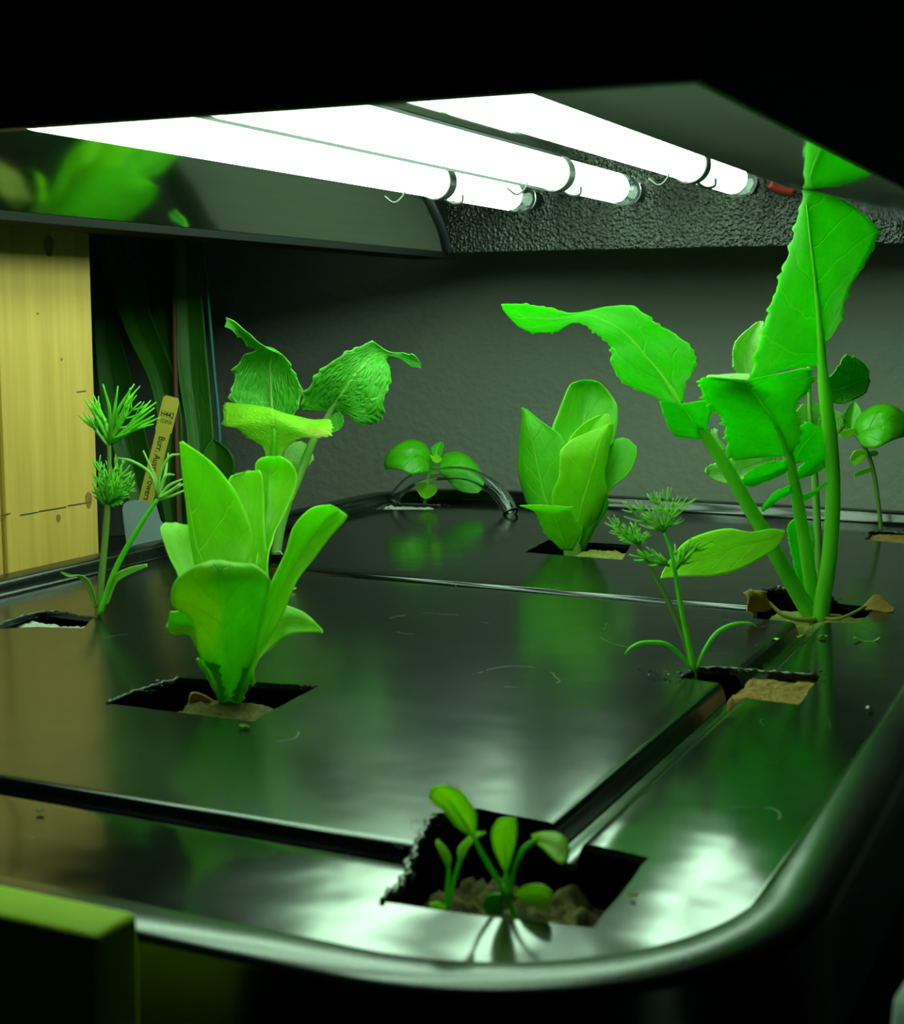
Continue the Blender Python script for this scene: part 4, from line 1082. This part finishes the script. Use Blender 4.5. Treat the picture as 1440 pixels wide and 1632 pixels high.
V = [pc + Vector((0, 0, 0.318))]; 
for k in range(28):
    a = 2 * math.pi * k / 28; V.append(pc + Vector((0.078 * math.cos(a), 0.078 * math.sin(a), 0.312 + 0.004 * math.sin(5 * a))))
mesh('bark_mix', V, [(0, 1 + k, 1 + (k + 1) % 28) for k in range(28)], M['bark'], op, smooth=False)
orc = M['orchid']
dO = 0.87
leaf(op, [narrow(318,885,12), ((300,780),(322,780),(345,780)), ((297,690),(316,690),(340,690)), ((284,600),(305,600),(333,600)), ((277,510),(300,510),(325,510)), ((278,440),(298,440),(318,440)), ((285,360),(298,360),(310,360)), narrow(298,290,2)], dO, orc, (0, 6, 2, -10), (5, 3), 1.0, 20, thick=.001)
leaf(op, [narrow(285,885,10), ((258,800),(272,800),(288,800)), ((255,700),(272,690),(290,680)), ((238,610),(255,600),(275,590)), ((205,540),(225,530),(248,520)), ((180,470),(200,460),(222,450)), ((168,410),(185,400),(200,395)), narrow(170,340,2)], dO, orc, (0, 0, 10, 20), (4, 4), 1.0, 20, thick=.001)
leaf(op, [narrow(262,885,10), ((205,800),(228,800),(255,800)), ((180,720),(205,710),(235,700)), ((160,640),(185,630),(215,620)), ((152,560),(172,550),(195,545)), ((148,480),(162,475),(180,470)), narrow(150,400,2)], dO, orc, (10, 20, 30), (4, 4), 1.0, 20, thick=.001)
leaf(op, [narrow(300,885,10), ((262,760),(275,760),(292,760)), ((258,640),(272,640),(290,640)), ((250,540),(268,540),(288,530)), ((236,460),(256,455),(280,445)), ((225,380),(245,375),(265,370)), narrow(240,300,2)], dO, orc, (14, 24, 30), (4, 4), 1.0, 20, thick=.001)
leaf(op, [narrow(330,885,8), ((328,790),(345,795),(362,790)), ((320,745),(346,745),(374,745)), ((325,718),(345,715),(366,720)), narrow(340,700,3)], dO, orc, (-4, -10), (5, 5), 0.6, thick=.001)
px_tube('stake', [(286,890,-8,4.5), (283,800,-8,4.5), (279,600,-8,4.5), (275,380,-8,4.5), (274,300,-8,4.5)], dO, M['stake'], op)
px_tube('plant_tie_stake', [(352,890,4,3), (350,700,4,3), (340,580,4,3), (328,440,4,3), (322,380,4,3)], dO, M['teal'], op)

# yellow name tag with its lettering
def tag_pt(a, b, d=0.765):
    """a across 0..1, b along 0 (top) .. 1 (hidden bottom)"""
    x = 261 + 26 * a - 66 * b; y = 629 + 6.5 * a + 228 * b
    return W(x, y, d)
to = tag_pt(0, 0); ux = (tag_pt(1, 0) - to); vy = (to - tag_pt(0, 1))
wpx = ux.length; hpx = vy.length; ux.normalize(); vy = (vy - ux * vy.dot(ux)).normalized(); nz = ux.cross(vy)
if nz.dot(FW) > 0: nz = -nz
tg = thing('plant_tag', tag_pt(0.5, 1), 'yellow printed plant name tag stuck upright beside the wooden post', 'plant tag')
out = [(0.0, -0.02), (0.12, 0.0), (0.88, 0.0), (1.0, -0.03), (1.0, -0.235), (0.93, -0.25), (0.93, -1.0), (0.5, -1.06), (0.07, -1.0), (0.07, -0.25), (0.0, -0.235)]
pp = [to + ux * (a * wpx) + vy * (b * hpx) for a, b in out]
V = [p + nz * 0.0002 for p in pp] + [p - nz * 0.0002 for p in pp]; n = len(pp)
mesh('tag_blade', V, [tuple(range(n)), tuple(reversed(range(n, 2 * n)))] + [(i, i + n, (i + 1) % n + n, (i + 1) % n) for i in range(n)], M['tag'], tg, smooth=False)
def lettering(text, size, origin, dx, dy, parent, squeeze=1.0):
    cu = bpy.data.curves.new('lettering', 'FONT'); cu.body = text; cu.size = size; cu.extrude = 0.00003
    cu.align_x = 'CENTER'; cu.align_y = 'CENTER'; cu.offset = size * 0.012
    ob = bpy.data.objects.new('lettering', cu); SC.collection.objects.link(ob)
    bpy.context.view_layer.update()
    me = bpy.data.meshes.new_from_object(ob.evaluated_get(bpy.context.evaluated_depsgraph_get()))
    bpy.data.objects.remove(ob); bpy.data.curves.remove(cu)
    dn = dx.cross(dy)
    for v in me.vertices:
        v.co = origin + dx * (v.co.x * squeeze) + dy * v.co.y + dn * v.co.z
    me.materials.clear(); me.materials.append(M['ink'])
    o = link(bpy.data.objects.new('lettering', me), parent)
    return o
mm = 0.765 / FPX
lettering('H442', 13.5 * mm, to + ux * wpx * 0.5 - vy * (30 * mm) + nz * 0.00025, ux, vy, tg, 0.72)
lettering('12.09.06', 8.5 * mm, to + ux * wpx * 0.52 - vy * (41 * mm) + nz * 0.00025, ux, vy, tg, 0.66)
lettering('Burr. Austin Powers', 14.5 * mm, to + ux * wpx * 0.50 - vy * (118 * mm) + nz * 0.00025, -vy, ux, tg, 0.88)
# grey card
cpx = [(195, 812), (197, 803), (203, 799), (214, 797), (236, 799), (248, 803), (251, 812), (256, 830), (262, 836), (262, 900), (206, 905)]
d = 0.735
pp = [W(x, y, d) for x, y in cpx]; n = len(pp)
V = [p - FW * 0.0003 for p in pp] + [p + FW * 0.0003 for p in pp]
o = mesh('plant_card', V, [tuple(range(n)), tuple(reversed(range(n, 2 * n)))] + [(i, i + n, (i + 1) % n + n, (i + 1) % n) for i in range(n)], M['card'], smooth=False)
tag(o, 'blank grey plastic card with rounded corners in front of the yellow tag', 'plant tag')

# ------------------------------------------------------------------ foreground: lime box and pale canister
zt = CAMZ - 0.092
bm = bmesh.new()
add_box(bm, (-0.205, 0.1685, 0.0), (-0.1385, 0.1795, zt), 0.0016, 3)
o = frombm('lime_panel', bm, M['lime'], None, True)
tag(o, 'lime green plastic panel edge standing in the near left corner', 'panel')
cc = W(1524, 1632, 0.20); V, Fc = [], []
rr = 0.0085
prof = [(0, cc.z + 0.006), (rr * 0.5, cc.z + 0.0058), (rr * 0.82, cc.z + 0.0045), (rr * 0.97, cc.z + 0.002), (rr, cc.z - 0.002), (rr * 1.0, cc.z - 0.03), (0.02, cc.z - 0.05), (0.022, cc.z - 0.06), (0.022, 0.003), (0.020, 0.0)]
for r, z in prof:
    for k in range(32):
        a = 2 * math.pi * k / 32; V.append(Vector((cc.x + max(r, 1e-4) * math.cos(a), cc.y + max(r, 1e-4) * math.sin(a), z)))
for i in range(len(prof) - 1):
    for k in range(32): Fc.append((i * 32 + k, (i + 1) * 32 + k, (i + 1) * 32 + (k + 1) % 32, i * 32 + (k + 1) % 32))
Fc.append(tuple(range(9 * 32, 10 * 32)))
tag(mesh('plastic_bottle', V, Fc, M['cup']), 'pale grey green plastic bottle neck at the bottom right corner', 'bottle')
# dark cord in the upper right corner
o = tube('power_cord', [W(1360, -60, .62), W(1392, -5, .62), W(1404, 12, .62), W(1414, 30, .62), W(1412, 60, .63)], 0.0009, M['clip'], None, 8, 20)
tag(o, 'thin cord curving in the dark at the upper right corner', 'cord')
